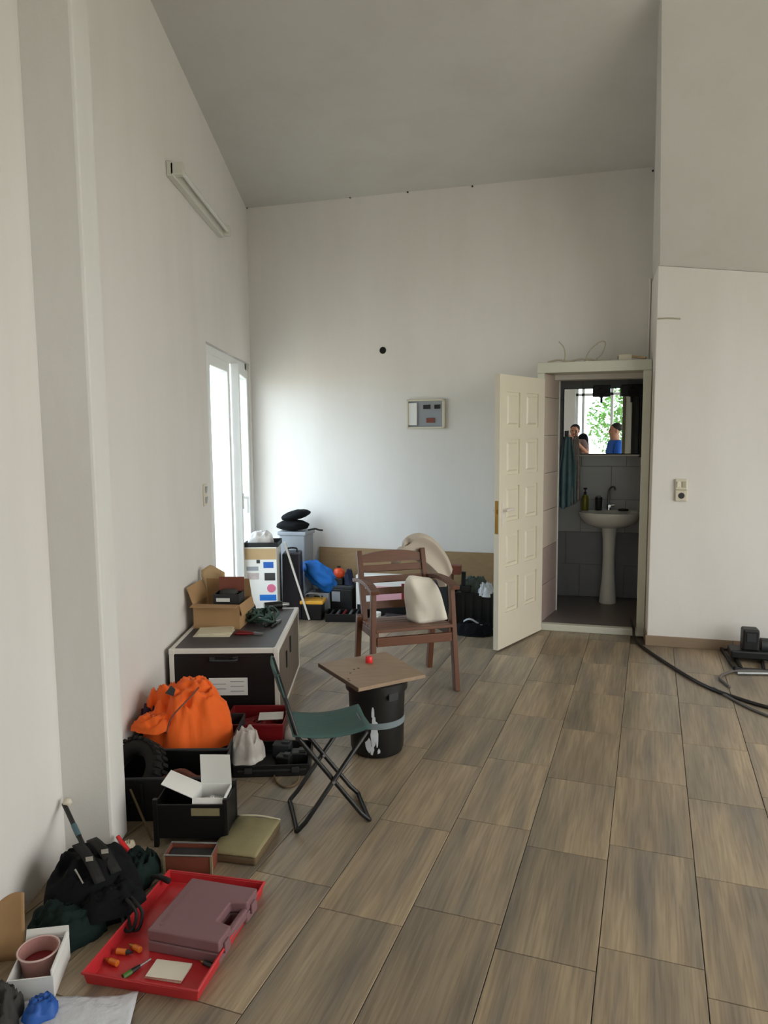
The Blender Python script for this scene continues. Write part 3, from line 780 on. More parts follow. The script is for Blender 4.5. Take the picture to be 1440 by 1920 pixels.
# switch and socket on the right wall
for i, (nm, lb, cat, y) in enumerate((('light_switch', 'beige light switch above the socket on the right wall', 'switch', 908), ('wall_socket', 'cream wall socket below the light switch on the right wall', 'socket', 929))):
    p = RWp(1277, y); t = thing(nm, lb, cat, p, -ANG)
    q = MB(); q.box((0, -.011, 0), (.082, .022, .08)); obj('plate', q, M['beige'], t, bevel=.006)
    if i == 0:
        for x in (-.017, .017):
            q = MB(); q.box((x, -.025, 0), (.026, .008, .045), (.15, 0, 0)); obj('rocker', q, M['pad'] if x < 0 else M['cablew'], t, bevel=.003)
    else:
        q = MB(); q.cyl((0, -.0225, 0), (0, -.024, 0), .022, n=20); obj('socket_well', q, M['dgrey'], t)
        for x in (-.01, .01):
            q = MB(); q.cyl((x, -.024, 0), (x, -.0255, 0), .0035, n=8); obj('pin_hole', q, M['black'], t)
# switch plate by the balcony window
p = LWp(383, 928); t = thing('double_switch', 'narrow switch plate on the left wall beside the balcony window', 'switch', p)
q = MB(); q.box((.006, 0, 0), (.012, .082, .15)); obj('plate', q, M['beige'], t, bevel=.004)
for z in (-.036, .036):
    q = MB(); q.box((.014, 0, z), (.008, .045, .045), (0, .12, 0)); obj('rocker', q, M['greyp'], t, bevel=.003)
# short cable stub on the right wall
pa, pb = RWp(1233, 598), RWp(1276, 598)
q = MB(); n_ = Vector((-NX, -NY, 0)) * .006
q.tube(spline([pa + n_, pa * .5 + pb * .5 + n_ + Vector((0, 0, .004)), pb + n_], 5), .005, n=8); single('cable_stub', q, M['cablew'], 'short painted cable stub on the right wall near its top corner', 'cable', smooth=True)
q = MB(); q.tube([SD(RW_S - .012, BW_D - .010, LEDGE), SD(RW_S - .012, BW_D - .010, 2.80)], .008, n=8); o = struct('trim_1', q, M['wall'], smooth=40)
# ceiling screws along the back
for i, (px, py) in enumerate(((464, 390), (657, 371), (765, 361), (886, 350), (1224, 321))):
    p = BWp(px, py); q = MB(); q.cyl((0, 0, 0), (0, -.012, 0), .006, .008, n=10)
    single('wall_screw', q, M['dgrey'], ('dark screw head in the left ceiling corner of the back wall', 'second dark screw head from the left under the ceiling', 'middle dark screw head along the ceiling edge', 'dark screw head above the fuse box at the ceiling edge', 'dark screw head in the right ceiling corner above the door')[i], 'screw', p, -ANG, 'screws along the ceiling edge')
# things on the door head ledge
def on_ledge(px, py, d=.03):
    p = onp(px, py, SD(0, d), (NX, NY, 0)); return p
LZ = LEDGE + .012
def ledge_cable(name, pts, r, m_, label):
    q = MB(); q.tube(spline(pts, 8), r, n=7); single(name, q, m_, label, 'cable', smooth=True)
ledge_cable('flat_cable', [SD(.02, .06, LZ + .008), SD(.1, .05, LZ + .02), SD(.18, .06, LZ + .008), SD(.28, .05, LZ + .022), SD(.4, .06, LZ + .008), SD(.5, .08, LZ + .008)], .007, M['cablew'], 'beige cable lying along the top of the door frame')
ledge_cable('wire_end', [SD(.14, .08, LZ + .006), SD(.15, .08, LZ + .05), SD(.14, .09, LZ + .12), SD(.10, .10, LZ + .17)], .0045, M['cablew'], 'thin pale wire standing up from the left of the door head')
ledge_cable('wire_loop', [SD(.30, .06, LZ + .006), SD(.34, .08, LZ + .09), SD(.42, .09, LZ + .155), SD(.455, .09, LZ + .14), SD(.43, .08, LZ + .06), SD(.39, .06, LZ + .02)], .0045, M['cablew'], 'pale wire loop rising from the middle of the door head')
t = thing('wooden_slat_box', 'small cream junction box with a slat on top of the door frame', 'box', SD(.60, .03, LZ), -ANG)
q = MB(); q.box((0, .02, .022), (.10, .06, .044)); obj('junction_box', q, M['beige'], t, bevel=.004)
q = MB(); q.box((-.052, .02, .022), (.004, .03, .026)); obj('opening', q, M['hole'], t)
q = MB(); q.bar((.04, .02, .03), (.15, .0, .012), .03, .016); obj('slat', q, M['card2'], t, bevel=.002)

# ================================================================== RIGHT SIDE FLOOR
q = MB()
hp = [SD(.71, .30, .065), SD(.705, .10, .07), G(1188, 1178, .075) , G(1190, 1196, .03), G(1204, 1212, .011), G(1260, 1250, .011), G(1320, 1285, .011), G(1380, 1308, .011), G(1440, 1326, .011), G(1520, 1345, .011)]
q.tube(spline(hp, 8), .011, n=10); single('black_hose', q, M['cable'], 'black hose running from the washroom doorway across the floor', 'hose', smooth=True)
q = MB(); q.tube(spline([G(1338, 1290, .01), G(1365, 1306, .008), G(1400, 1325, .008), G(1440, 1342, .008), G(1500, 1362, .008)], 8), .008, n=8); single('grey_cable', q, M['cableg'], 'thin grey cable beside the black hose at the right edge', 'cable', smooth=True)
q = MB(); q.tube(spline([G(1368, 1288, .008), G(1350, 1270, .008), G(1375, 1259, .010), G(1420, 1258, .010), G(1470, 1262, .008)], 8), .009, n=8); single('coiled_cable', q, M['cableg'], 'grey cable bent in a loop before the steel rack', 'cable', smooth=True)
pr = [G(1352, 1219), G(1377, 1256), G(1470, 1262), G(1475, 1226)]
c = sum(pr, Vector()) / 4
t = thing('steel_rack', 'low dark rack of parallel bars under the black machine', 'rack', (c.x, c.y, 0))
def loc(p, z=0): return (p.x - c.x, p.y - c.y, z)
for i, (aa, bb_) in enumerate(((pr[0], pr[1]), (pr[0] * .86 + pr[3] * .14, pr[1] * .86 + pr[2] * .14), (pr[0] * .4 + pr[3] * .6, pr[1] * .4 + pr[2] * .6))):
    q = MB(); q.bar(loc(aa, .012), loc(bb_, .012), .018, .024); obj('bar', q, M['black'], t, bevel=.002)
for aa, bb_ in ((pr[0], pr[3]), (pr[1], pr[2])):
    q = MB(); q.bar(loc(aa, .008), loc(bb_, .008), .03, .016); obj('cross_bar', q, M['dgrey'], t, bevel=.002)
p = G(1418, 1243); t = thing('black_machine', 'black motor unit with square housing beside the right wall', 'machine', (p.x, p.y + .06, .024), -ANG)
q = MB(); q.box((0, 0, .03), (.30, .16, .06)); obj('base', q, M['black'], t, bevel=.012)
q = MB(); q.box((-.02, 0, .13), (.105, .11, .15)); obj('housing', q, M['black'], t, bevel=.012)
q = MB(); q.cyl((.05, 0, .09), (.2, 0, .09), .05, n=20); obj('motor', q, M['dgrey'], t, smooth=40)
q = MB(); q.box((-.02, -.058, .15), (.06, .006, .06)); obj('face_plate', q, M['dgrey'], t, bevel=.002)
q = MB(); q.cyl((0, 0, 0), (.26, .02, 0), .012, n=10); single('red_pipe', q, M['steel'], 'short steel pipe lying in front of the black machine', 'pipe', G(1382, 1262, .013), -.15, smooth=40)

# ================================================================== ARMCHAIR
cd = Vector((.26, -.966)); rt_ = Vector((.966, .26))     # facing direction and chair's left-to-right as seen from the camera
RFp = Vector((.443, 4.45)); 
ch_c = RFp - rt_ * .27 - cd * .24
chair = thing('wooden_armchair', 'brown slatted wooden armchair facing the barrel table', 'chair', (ch_c.x, ch_c.y, 0), math.atan2(rt_.y, rt_.x))
# local: +x right, -y front
HW = .255
for sx in (-1, 1):
    q = MB(); q.bar((sx * (HW + .015), -.245, 0), (sx * (HW - .005), -.20, .66), .034, .055, (0, 1, 0), w1=.03, h1=.045); obj('front_leg', q, M['wood'], chair, bevel=.004)
    q = MB(); q.bar((sx * HW, .25, 0), (sx * HW, .16, .42), .034, .05, (0, 1, 0)); obj('rear_leg', q, M['wood'], chair, bevel=.004)
    q = MB(); q.bar((sx * (HW - .035), .13, .33), (sx * (HW - .035), .30, .82), .034, .046, (0, 1, 0)); obj('back_post', q, M['wood'], chair, bevel=.004)
    q = MB()
    ap = [(sx * HW, -.27, .655), (sx * HW, -.12, .675), (sx * HW, .08, .668), (sx * HW, .235, .64)]
    sp_ = spline(ap, 4)
    for i in range(len(sp_) - 1): q.bar(sp_[i], sp_[i + 1], .052, .024)
    obj('armrest', q, M['wood'], chair, bevel=.003)
    q = MB(); q.bar((sx * (HW - .02), -.23, .375), (sx * (HW - .02), .2, .345), .022, .05); obj('side_rail', q, M['wood'], chair, bevel=.003)
for i in range(6):
    y = -.215 + i * .072; z = .41 - .03 * (y + .2) / .4
    q = MB(); q.box((0, y, z), (2 * HW - .02, .062, .02), (-.07, 0, 0)); obj('seat_slat', q, M['woodx'], chair, bevel=.003)
q = MB(); q.box((0, -.235, .345), (2 * HW - .03, .024, .055)); obj('front_apron', q, M['woodx'], chair, bevel=.003)
for i, (z, h) in enumerate(((.475, .05), (.56, .045), (.635, .045), (.705, .045))):
    y = .13 + (z - .33) * .347
    q = MB(); q.bar((-HW + .04, y, z), (HW - .04, y, z), .02, h, (0, .33, .95)); obj('back_slat', q, M['woodx'], chair, bevel=.003)
q = MB()
for i in range(10):
    u0, u1 = -1 + i * .2, -.8 + i * .2
    zt = lambda u: .79 + .028 * (1 - u * u)
    for (ua, ub) in ((u0, u1),):
        za, zb = zt(ua), zt(ub); xa, xb = ua * (HW - .03), ub * (HW - .03)
        yb = lambda z: .13 + (z - .33) * .347
        q.plate([(xa, yb(.75) - .011, .745), (xb, yb(.75) - .011, .745), (xb, yb(zb) - .011, zb), (xa, yb(za) - .011, za)], (0, .022, 0))
obj('top_rail', q, M['woodx'], chair)
# sack on the seat
sackp = ch_c + rt_ * .15 + cd * .03
q = MB()
def sack(u, v): pass
rings = []
for i in range(15):
    t_ = i / 14; z = .27 * t_
    wx = .125 * (1 - .22 * t_ ** 2) * (1 if t_ < .85 else 1 - (t_ - .85) * .8); wy = .085 * (1 - t_ ** 2.2) ** .5 + .012
    ring = []
    for k in range(32):
        a_ = 2 * math.pi * k / 32; ca, sa = math.cos(a_), math.sin(a_)
        x = math.copysign(abs(ca) ** .55, ca) * wx; y = math.copysign(abs(sa) ** .6, sa) * wy
        nz_ = noise.noise(Vector((x * 9, y * 9, z * 7))) * .022
        ring.append((x + nz_ - .03 * t_, y + nz_ + .035 * t_, max(0, z + (.025 * (x / .12) * -t_) + .018 * t_ * noise.noise(Vector((x * 14, 2, 5))))))
    rings.append(ring)
vv = [p for r in rings for p in r]; ff = []
for i in range(14): ff += [(i * 32 + k, i * 32 + (k + 1) % 32, (i + 1) * 32 + (k + 1) % 32, (i + 1) * 32 + k) for k in range(32)]
ff += [tuple(range(32))[::-1], tuple(range(14 * 32, 15 * 32))]
q.add(vv, ff); single('cloth_sack', q, M['cream'], 'upright cream cloth bag sitting on the armchair seat', 'bag', (sackp.x, sackp.y, .414), math.radians(32), smooth=True)
# cushion hung over the chair back
cu = ch_c + rt_ * .16 - cd * .31
q = MB()
cpath = spline([(-.13, 0, .80), (-.105, 0, .90), (-.02, 0, .935), (.08, 0, .885), (.17, 0, .775), (.225, 0, .66)], 6)
def cush(u, v):
    i = u * (len(cpath) - 1); k = min(int(i), len(cpath) - 2); p = cpath[k].lerp(cpath[k + 1], i - k)
    d = (cpath[k + 1] - cpath[k]).normalized(); inw = Vector((d.z, 0, -d.x)) * -1
    if inw.z > 0: inw = -inw
    if inw.x > 0 and u > .3: inw = -inw
    w = .17 * (.75 + .25 * math.sin(math.pi * min(1, u * 1.1)))
    q_ = p + Vector((-.55, 0, -.83)) * (v * w)
    return (q_.x, .03 * math.sin(math.pi * v) - .05 * math.sin(math.pi * u), q_.z)
q.sheet(cush, 30, 10, .055); single('seat_cushion', q, M['foam'], 'cream foam cushion draped over the top of the armchair back', 'cushion', (cu.x + .065, cu.y + .08, -.03), math.atan2(rt_.y, rt_.x), smooth=True, bevel=.012)

# ================================================================== BARREL TABLE
bc = Vector((-.045, 3.60))
bar = thing('black_barrel', 'black plastic barrel with grey tape band under the wooden board', 'barrel', (bc.x, bc.y, 0))
q = MB(); q.lathe([(.118, 0), (.128, .006), (.135, .03), (.142, .30), (.143, .325), (.157, .33), (.157, .372), (.150, .376), (.02, .376)], n=40); obj('barrel_body', q, M['black'], bar, smooth=40)
q = MB(); q.lathe([(.1394, .155), (.1412, .156), (.1418, .186), (.140, .187)], n=40); obj('tape_band', q, M['tapegrey'], bar, smooth=40)
def on_barrel(a_, z, r=.1405): r = .135 + .007 * (z - .03) / .27 + .0016; return (math.cos(a_) * r, math.sin(a_) * r, z)
random.seed(5)
q = MB(); base_a = math.radians(-96)
shapes = [(-.02, .235, .05, .07), (.0, .20, .07, .06), (.04, .165, .12, .07), (-.02, .11, .10, .10), (.12, .10, .05, .10), (-.20, .075, .14, .08), (-.07, .05, .10, .05), (.17, .045, .06, .03), (.06, .135, .08, .06)]
for da, z, wa, hz in shapes:
    k = 9; pts = []
    for i in range(k):
        t_ = 2 * math.pi * i / k; rr = .5 * random.uniform(.65, 1.15)
        pts.append(on_barrel(base_a + da + wa * 2 * rr * math.cos(t_), z + hz * rr * math.sin(t_)))
    q.plate(pts, (math.cos(base_a + da) * -.003, math.sin(base_a + da) * -.003, 0))
obj('white_print', q, M['paint'], bar)
q = MB(); q.plate([on_barrel(base_a + .55, .30), on_barrel(base_a + .95, .30), on_barrel(base_a + .95, .338), on_barrel(base_a + .55, .338)], (.0, -.02, 0)); obj('rim_label', q, M['dgrey'], bar)
bz = .376; bp = [G(597, 1243, bz + .02), G(672, 1290, bz + .02), G(798, 1264, bz + .02), G(724, 1221, bz + .02)]
cb = sum(bp, Vector()) / 4
board = thing('table_board', 'worn brown wooden board laid on the black barrel', 'board', (cb.x, cb.y, bz))
q = MB(); q.prism([(p.x - cb.x, p.y - cb.y) for p in bp], 0, .018); obj('board_panel', q, M['boardw'], board, bevel=.002)
q = MB()
for i in (3, 0):
    a_, b2 = bp[i], bp[(i + 1) % 4]
    if i == 0: q.bar((a_.x - cb.x, a_.y - cb.y, .009), (b2.x - cb.x, b2.y - cb.y, .009), .004, .019)
obj('board_edge', q, M['boardedge'], board)
for px, py in ((653, 1273), (657, 1262), (664, 1255), (672, 1253), (655, 1276)):
    p = G(px, py, bz + .018); q = MB(); q.cyl((p.x - cb.x, p.y - cb.y, .0178), (p.x - cb.x, p.y - cb.y, .0188), .006, n=10); obj('screw_hole', q, M['boardedge'], board)
p = G(692, 1242, bz + .018)
q = MB(); q.lathe([(.019, 0), (.020, .003), (.0185, .028), (.015, .033), (.004, .034)], n=18); single('red_bottle_cap', q, M['redb'], 'small bright red cap standing on the wooden board', 'cap', (p.x, p.y, bz + .0185), smooth=40)

# ================================================================== FOLDING STOOL
stc = Vector((-.245, 2.96))
sa = math.atan2(.27, -.065) - math.pi / 2          # stool's depth axis is nearly along the view
stool = thing('folding_stool', 'folding camp stool with green canvas seat and black tube legs', 'stool', (stc.x, stc.y, 0), sa)
tr = .0095; hd_ = .135; hx = .15
A_top = .53
def frameU(xf, xt, zt, ext=None, col='black', name='leg_frame', dy=0.0):
    pts = []
    h = hd_ - dy
    top = (xt, zt) if ext is None else ext
    pts += [(top[0], -h, top[1]), (xf + (xt - xf) * .12, -h, zt * .12), (xf, -h, tr + .004)]
    pts2 = [(xf, h, tr + .004), (xf + (xt - xf) * .12, h, zt * .12), (top[0], h, top[1])]
    mid = [] if ext is None else [(xt, zt)]
    path = [pts[0]] + [(a_, -h, b__) for a_, b__ in mid] + [pts[1]] + spline([pts[1], (xf, -h + .006, .012), (xf, -h + .03, tr + .001)], 4)[1:] + spline([(xf, h - .03, tr + .001), (xf, h - .006, .012), pts2[1]], 4) + [(a_, h, b__) for a_, b__ in mid] + [pts2[2]]
    q = MB(); q.tube(path, tr, n=10); return obj(name, q, M['black'], stool, smooth=True)
frameU(-hx - .0, hx - .01, .40, dy=.0)                        # feet left, rises to the right rail
slope_ = (-hx + .01 - hx) / .40
frameU(hx, -hx + .01, .40, ext=(-hx - .062, .66), dy=.014)  # feet right, rises left and on into the backrest
for x in (hx - .01, -hx + .01):
    q = MB(); q.cyl((x, -hd_ - .004, .40), (x, hd_ + .004, .40), tr, n=10); obj('seat_rail', q, M['black'], stool, smooth=40)
for sy in (-1, 1):
    q = MB(); q.cyl((-.0 + .0, sy * (hd_ + .012), .205), (0, sy * (hd_ - .026), .205), .007, n=10); obj('pivot_bolt', q, M['steel'], stool, smooth=40)
q = MB()
q.sheet(lambda u, v: ((u - .5) * (2 * hx + .02), (v - .5) * 2 * hd_, .412 - .022 * math.sin(math.pi * u) + .004 * math.sin(9 * v)), 14, 8, .004); obj('canvas_seat', q, M['canvas'], stool, smooth=True)
q = MB(); bx1, bz1 = -hx - .038, .57; bx2, bz2 = -hx - .064, .665
q.sheet(lambda u, v: (bx1 + (bx2 - bx1) * u - .012 * math.sin(math.pi * v), (v - .5) * 2 * (hd_ - .004), bz1 + (bz2 - bz1) * u), 5, 10, .006); obj('canvas_back', q, M['canvas'], stool, smooth=True)

# ================================================================== FLIGHT CASE CHEST
cx0, cx1, cy0, cy1, chh = -1.20, -.592, 3.96, 4.93, .42
chest = thing('flight_case', 'black chest with white edge trim standing against the left wall', 'chest', ((cx0 + cx1) / 2, (cy0 + cy1) / 2, 0))
W_, D_ = cx1 - cx0, cy1 - cy0
q = MB(); q.box((0, 0, chh / 2), (W_ - .012, D_ - .012, chh - .012)); obj('chest_body', q, M['lam'], chest)
q = MB(); q.box((0, 0, chh - .003), (W_ - .05, D_ - .05, .004)); obj('top_panel', q, M['lamtop'], chest)
q = MB(); q.box((W_ / 2 - .004, 0, chh / 2), (.004, D_ - .05, chh - .05)); obj('side_panel', q, mat('scuffed_side_panel', (108, 96, 86), .5, var=.3, scale=6), chest)
t_ = .026
for y in (-1, 1):
    for z in (t_ / 2, chh - t_ / 2):
        q = MB(); q.box((0, y * (D_ / 2 - t_ / 2), z), (W_, t_, t_)); obj('edge_trim', q, M['alu'], chest, bevel=.003)
    for x in (-1, 1):
        q = MB(); q.box((x * (W_ / 2 - t_ / 2), y * (D_ / 2 - t_ / 2), chh / 2), (t_, t_, chh)); obj('edge_trim', q, M['alu'], chest, bevel=.003)
for x in (-1, 1):
    for z in (t_ / 2, chh - t_ / 2):
        q = MB(); q.box((x * (W_ / 2 - t_ / 2), 0, z), (t_, D_, t_)); obj('edge_trim', q, M['alu'], chest, bevel=.003)
for x in (-1, 1):
    for y in (-1, 1):
        for z in (.0165, chh - .0145):
            q = MB(); q.box((x * (W_ / 2 - .0145), y * (D_ / 2 - .0145), z), (.033, .033, .033)); obj('corner_cap', q, M['alu'], chest, bevel=.005)
q = MB(); q.tube(spline([(-.07, -D_ / 2 - .004, chh - .055), (-.06, -D_ / 2 - .02, chh - .06), (.06, -D_ / 2 - .02, chh - .06), (.07, -D_ / 2 - .004, chh - .055)], 5), .007, n=8)
for x in (-.065, .065): q.box((x, -D_ / 2 - .003, chh - .055), (.03, .008, .022))
obj('handle', q, M['dgrey'], chest, smooth=30)
q = MB(); q.box((.02, -D_ / 2 + .003, .205), (.215, .006, .10)); lp_ = obj('label_plate', q, M['white'], chest, bevel=.002); lp_['label'] = 'white printed label plate'
for i in range(5):
    q = MB(); q.box((.02 + (-.05 if i % 2 else .05), -D_ / 2 - .0004, .235 - i * .014), (.075, .0012, .004)); obj('print_line', q, M['greyp'], lp_)
for y in (-.16, .02):
    q = MB(); q.box((W_ / 2 - .001, y, .30 if y > 0 else .26), (.012, .03, .10)); obj('latch', q, M['black'], chest, bevel=.003)

# --- things on the chest
ctop = chh
def carton(name, label, cat, loc_, rz, lx, ly, h, m_, flaps, t=.004, group=None, inner=None):
    """open carton: body and flaps; flaps = list of (side, angle outward from vertical, length)"""
    e = thing(name, label, cat, loc_, rz, group)
    q = MB(); q.tray(lx, ly, h, t); obj('carton_body', q, m_, e)
    for side, ang, ln in flaps:
        q = MB(); ca, sa_ = math.cos(ang), math.sin(ang)
        if side in ('+x', '-x'):
            s = 1 if side == '+x' else -1
            p0 = Vector((s * (lx / 2 - t / 2), 0, h)); dv = Vector((s * sa_, 0, ca)); w = Vector((0, ly / 2, 0))
        else:
            s = 1 if side == '+y' else -1
            p0 = Vector((0, s * (ly / 2 - t / 2), h)); dv = Vector((0, s * sa_, ca)); w = Vector((lx / 2, 0, 0))
        nn = dv.cross(w).normalized() * t
        q.plate([p0 - w, p0 + w, p0 + w * .97 + dv * ln, p0 - w * .97 + dv * ln], nn); obj('flap', q, m_, e)
    return e
ccx, ccy = -1.07, 4.52
cart = carton('cardboard_box', 'open brown cardboard box on top of the black chest', 'box', (ccx + .055, ccy, ctop), math.radians(-6), .29, .27, .15, M['card'],
              [('-x', .35, .11), ('+y', -.25, .12), ('-y', 1.62, .07), ('+x', 2.9, .07)])
p = Vector((ccx + .02, ccy + .10, ctop + .155))
q = MB(); q.sheet(lambda u, v: ((u - .5) * .15 + .02 * math.sin(v * 5), .02 * math.sin(u * 4) + .05 * v, v * .33 * (1 - .25 * abs(u - .4))), 8, 8, .004)
single('cardboard_scrap', q, M['card2'], 'torn pale cardboard piece sticking up behind the brown box', 'cardboard', (LWX + .13, ccy + .20, ctop), math.radians(12), smooth=True)
sb = thing('small_gadget_box', 'small dark box with a white label inside the brown cardboard box', 'box', (ccx + .10, ccy - .03, ctop + .006), math.radians(-4))
q = MB(); q.tray(.16, .13, .20, .004); obj('box_shell', q, M['dgrey'], sb)
q = MB(); q.box((-.02, -.066, .165), (.085, .002, .022)); obj('paper_label', q, M['white'], sb)
q = MB(); q.box((.0, .064, .24), (.16, .003, .09), (-.1, 0, 0)); obj('box_lid', q, M['rust'], sb)
q = MB(); q.blob((0, 0, .195), (.06, .045, .025), 4, .35, 3.0, 16, 10); obj('box_contents', q, M['greyrag'], sb, smooth=True)
q = MB()
for i in range(4):
    q.box((.004 * i - .005 * (i % 2), .003 * i, .0025 + i * .005), (.215 - .006 * i, .155, .004), (0, 0, .06 * (i - 1.5)))
single('paper_stack', q, M['paper'], 'stack of yellowed papers on the front of the black chest', 'papers', (*G(402, 1188, ctop)[:2], ctop), math.radians(4))
q = MB(); random.seed(11); pts = []
for i in range(60):
    a_ = i * .62; rr = .055 + .06 * noise.noise(Vector((i * .31, 1, 0))) + .02 * math.sin(i * .9)
    pts.append((math.cos(a_) * rr * 1.25, math.sin(a_) * rr * 1.5, .010 + .055 * abs(noise.noise(Vector((i * .27, 5, 2)))) + .018 * (i % 3)))
q.tube(spline(pts, 4), .0085, n=7); pc = G(490, 1165, ctop)
single('green_cord_bundle', q, M['gcord'], 'tangled bundle of dark green cord on the black chest', 'cord', (pc.x, pc.y, ctop), 0, smooth=True)
def pliers(name, label, loc_, rz, hm, L=.17, jm='steel'):
    e = thing(name, label, 'pliers', loc_, rz)
    for s in (-1, 1):
        q = MB(); q.tube(spline([(0, 0, .008), (-.05 * L / .17, s * .018, .008), (-.12 * L / .17, s * .022, .008)], 4), [.006] * 4 + [.008] * 5, n=8); obj('handle', q, M[hm], e, smooth=True)
        q = MB(); q.bar((0, s * .004, .008), (.05 * L / .17, s * .003, .008), .009, .012, w1=.004, h1=.008); obj('jaw', q, M[jm], e)
    q = MB(); q.cyl((0, 0, .001), (0, 0, .016), .009, n=12); obj('pivot', q, M[jm], e); return e
p = G(478, 1190, ctop); pliers('pliers', 'pliers with dark red handles on the front edge of the chest', (p.x, p.y, ctop), math.radians(-10), 'darkred')
p = G(520, 1168, ctop); pliers('pliers', 'black handled pliers beside the green cord on the chest', (p.x, p.y, ctop), math.radians(70), 'black')
p = G(515, 1142, ctop)
t = thing('hand_drill', 'small dark drill lying at the rear of the chest top', 'drill', (p.x, p.y, ctop), math.radians(20))
q = MB(); q.cyl((-.07, 0, .026), (.05, 0, .026), .026, n=16); obj('motor_housing', q, M['black'], t, smooth=40)
q = MB(); q.cyl((.05, 0, .026), (.10, 0, .026), .018, .010, n=14); obj('chuck', q, M['steel'], t, smooth=40)
q = MB(); q.bar((-.03, -.02, .02), (-.05, -.13, .018), .03, .032); obj('grip', q, M['black'], t, bevel=.006)
p = G(478, 1128, ctop); q = MB(); q.heap(.05, .06, .075, 21, 26, 8, .4, 3); single('blue_cloth_wad', q, M['navy'], 'dark blue cloth wad against the back of the brown box', 'cloth', (p.x, min(p.y, 4.85), ctop), smooth=True)

# ================================================================== LEFT FOREGROUND
# red tray and what lies in it
TRZ = math.radians(-12); tc_ = Vector((-.662, 2.205))
t = thing('red_tray', 'flat red plastic tray holding the mauve case on the floor', 'tray', (tc_.x, tc_.y, 0), TRZ)
q = MB(); q.tray(.352, .50, .038, .004, top=1.03); obj('tray_shell', q, M['red'], t, bevel=.002)
q = MB()
a_, b2 = .352 * 1.03 / 2, .50 * 1.03 / 2
q.tube([(-a_, -b2, .038), (a_, -b2, .038), (a_, b2, .038), (-a_, b2, .038)], .0055, n=6, closed=True); obj('tray_rim', q, M['red'], t)
def in_tray(px, py, z=.006): return G(px, py, z)
CZ = .0045
kc = Vector((-.592, 2.225)); krz = math.radians(-15)
t = thing('tool_case', 'closed mauve plastic tool case lying in the red tray', 'case', (kc.x, kc.y, CZ), krz)
lx_, ly_, hh_ = .245, .275, .074
notch = .055; nl = .115
def case_half(z0, z1, nm):
    q = MB()
    outline = [(-lx_ / 2, -ly_ / 2), (lx_ / 2, -ly_ / 2), (lx_ / 2, -nl / 2), (lx_ / 2 - notch, -nl / 2 + .012), (lx_ / 2 - notch, nl / 2 - .012), (lx_ / 2, nl / 2), (lx_ / 2, ly_ / 2), (-lx_ / 2, ly_ / 2)]
    q.prism(outline, z0, z1); return obj(nm, q, M['mauve'], t, bevel=.005)
case_half(0, .036, 'case_base'); case_half(.038, hh_, 'case_lid')
q = MB(); q.box((0, 0, .037), (lx_ - .014, ly_ - .014, .004)); 
q2 = MB(); q2.box((-.03, 0, .037), (lx_ - .08, ly_ - .012, .003)); obj('seam', q2, M['black2'], t)
q = MB(); q.box((lx_ / 2 - .010, 0, .036), (.020, nl + .004, .034)); obj('carry_handle', q, M['mauve'], t, bevel=.006)
for y in (-.095, .095):
    q = MB(); q.box((lx_ / 2 + .003, y, .037), (.008, .032, .034)); obj('latch', q, M['mauve'], t, bevel=.002)
for i in range(3):
    q = MB(); q.box((-lx_ / 2 + .03 + i * .0, 0, hh_ + .0008), (.004, ly_ * .8 - i * .05, .0016)) if i == 0 else None
    if i == 0: obj('lid_rib', q, M['mauve'], t)
def handle_tool(name, label, pxa, pya, rz, L, r, m_, mend):
    p = G(pxa, pya, CZ + r); e = thing(name, label, 'tool handle', (p.x, p.y, CZ), rz)
    q = MB(); q.cyl((-L / 2, 0, r), (L / 2, 0, r), r, r * .9, n=8); obj('grip', q, m_, e, bevel=.002)
    q = MB(); q.cyl((L / 2, 0, r), (L / 2 + .012, 0, r), r * .8, r * .55, n=10); q.cyl((L / 2 + .01, 0, r), (L / 2 + .02, 0, r), .003, n=8); obj('ferrule', q, mend, e)
    return e
handle_tool('orange_tool_handle', 'orange tool handle touching the front left of the red tray', 213, 1804, math.radians(155), .032, .010, M['amber'], M['brass'])
handle_tool('orange_tool_handle', 'middle orange tool handle between two others in the tray', 228, 1784, math.radians(-8), .032, .010, M['amber'], M['dgrey'])
handle_tool('orange_tool_handle', 'orange tool handle nearest the mauve case in the tray', 257, 1778, math.radians(150), .030, .010, M['amber'], M['brass'])
p = G(316, 1823, CZ)
q = MB()
for i in range(3): q.box((.001 * i, .001 * (i % 2), .0015 + i * .003), (.115, .072, .0026), (0, 0, .015 * i))
t = single('paper_pad', q, M['pad'], 'cream paper pad in the front of the red tray', 'paper pad', (p.x, p.y, CZ), math.radians(-12))
t = thing('green_screwdriver', 'screwdriver with green and black handle left of the paper pad', 'screwdriver', (*G(256, 1820, CZ)[:2], CZ), math.radians(52))
q = MB(); q.cyl((-.045, 0, .008), (-.018, 0, .008), .0075, .008, n=8); obj('handle_end', q, mat('green_plastic', (72, 118, 44), .4), t)
q = MB(); q.cyl((-.018, 0, .008), (.012, 0, .008), .008, .005, n=8); obj('handle', q, M['black'], t)
q = MB(); q.cyl((.012, 0, .008), (.05, 0, .008), .0028, n=8); obj('shaft', q, M['steel'], t)
t = thing('marker_pen', 'dark grey marker with brass tip right of the paper pad', 'pen', (*G(388, 1811, CZ)[:2], CZ), math.radians(150))
q = MB(); q.cyl((-.03, 0, .007), (.012, 0, .007), .007, n=10); obj('barrel', q, M['dgrey'], t, smooth=40)
q = MB(); q.cyl((.012, 0, .007), (.026, 0, .007), .006, .002, n=10); obj('tip', q, M['brass'], t, smooth=40)
p = G(306, 1648, .042)
q = MB(); q.tube(spline([(-.035, .012, .004), (-.012, .004, .010), (.012, -.004, .008), (.036, -.014, .004)], 5), [.007] * 5 + [.009] * 6 + [.010] * 5, n=8)
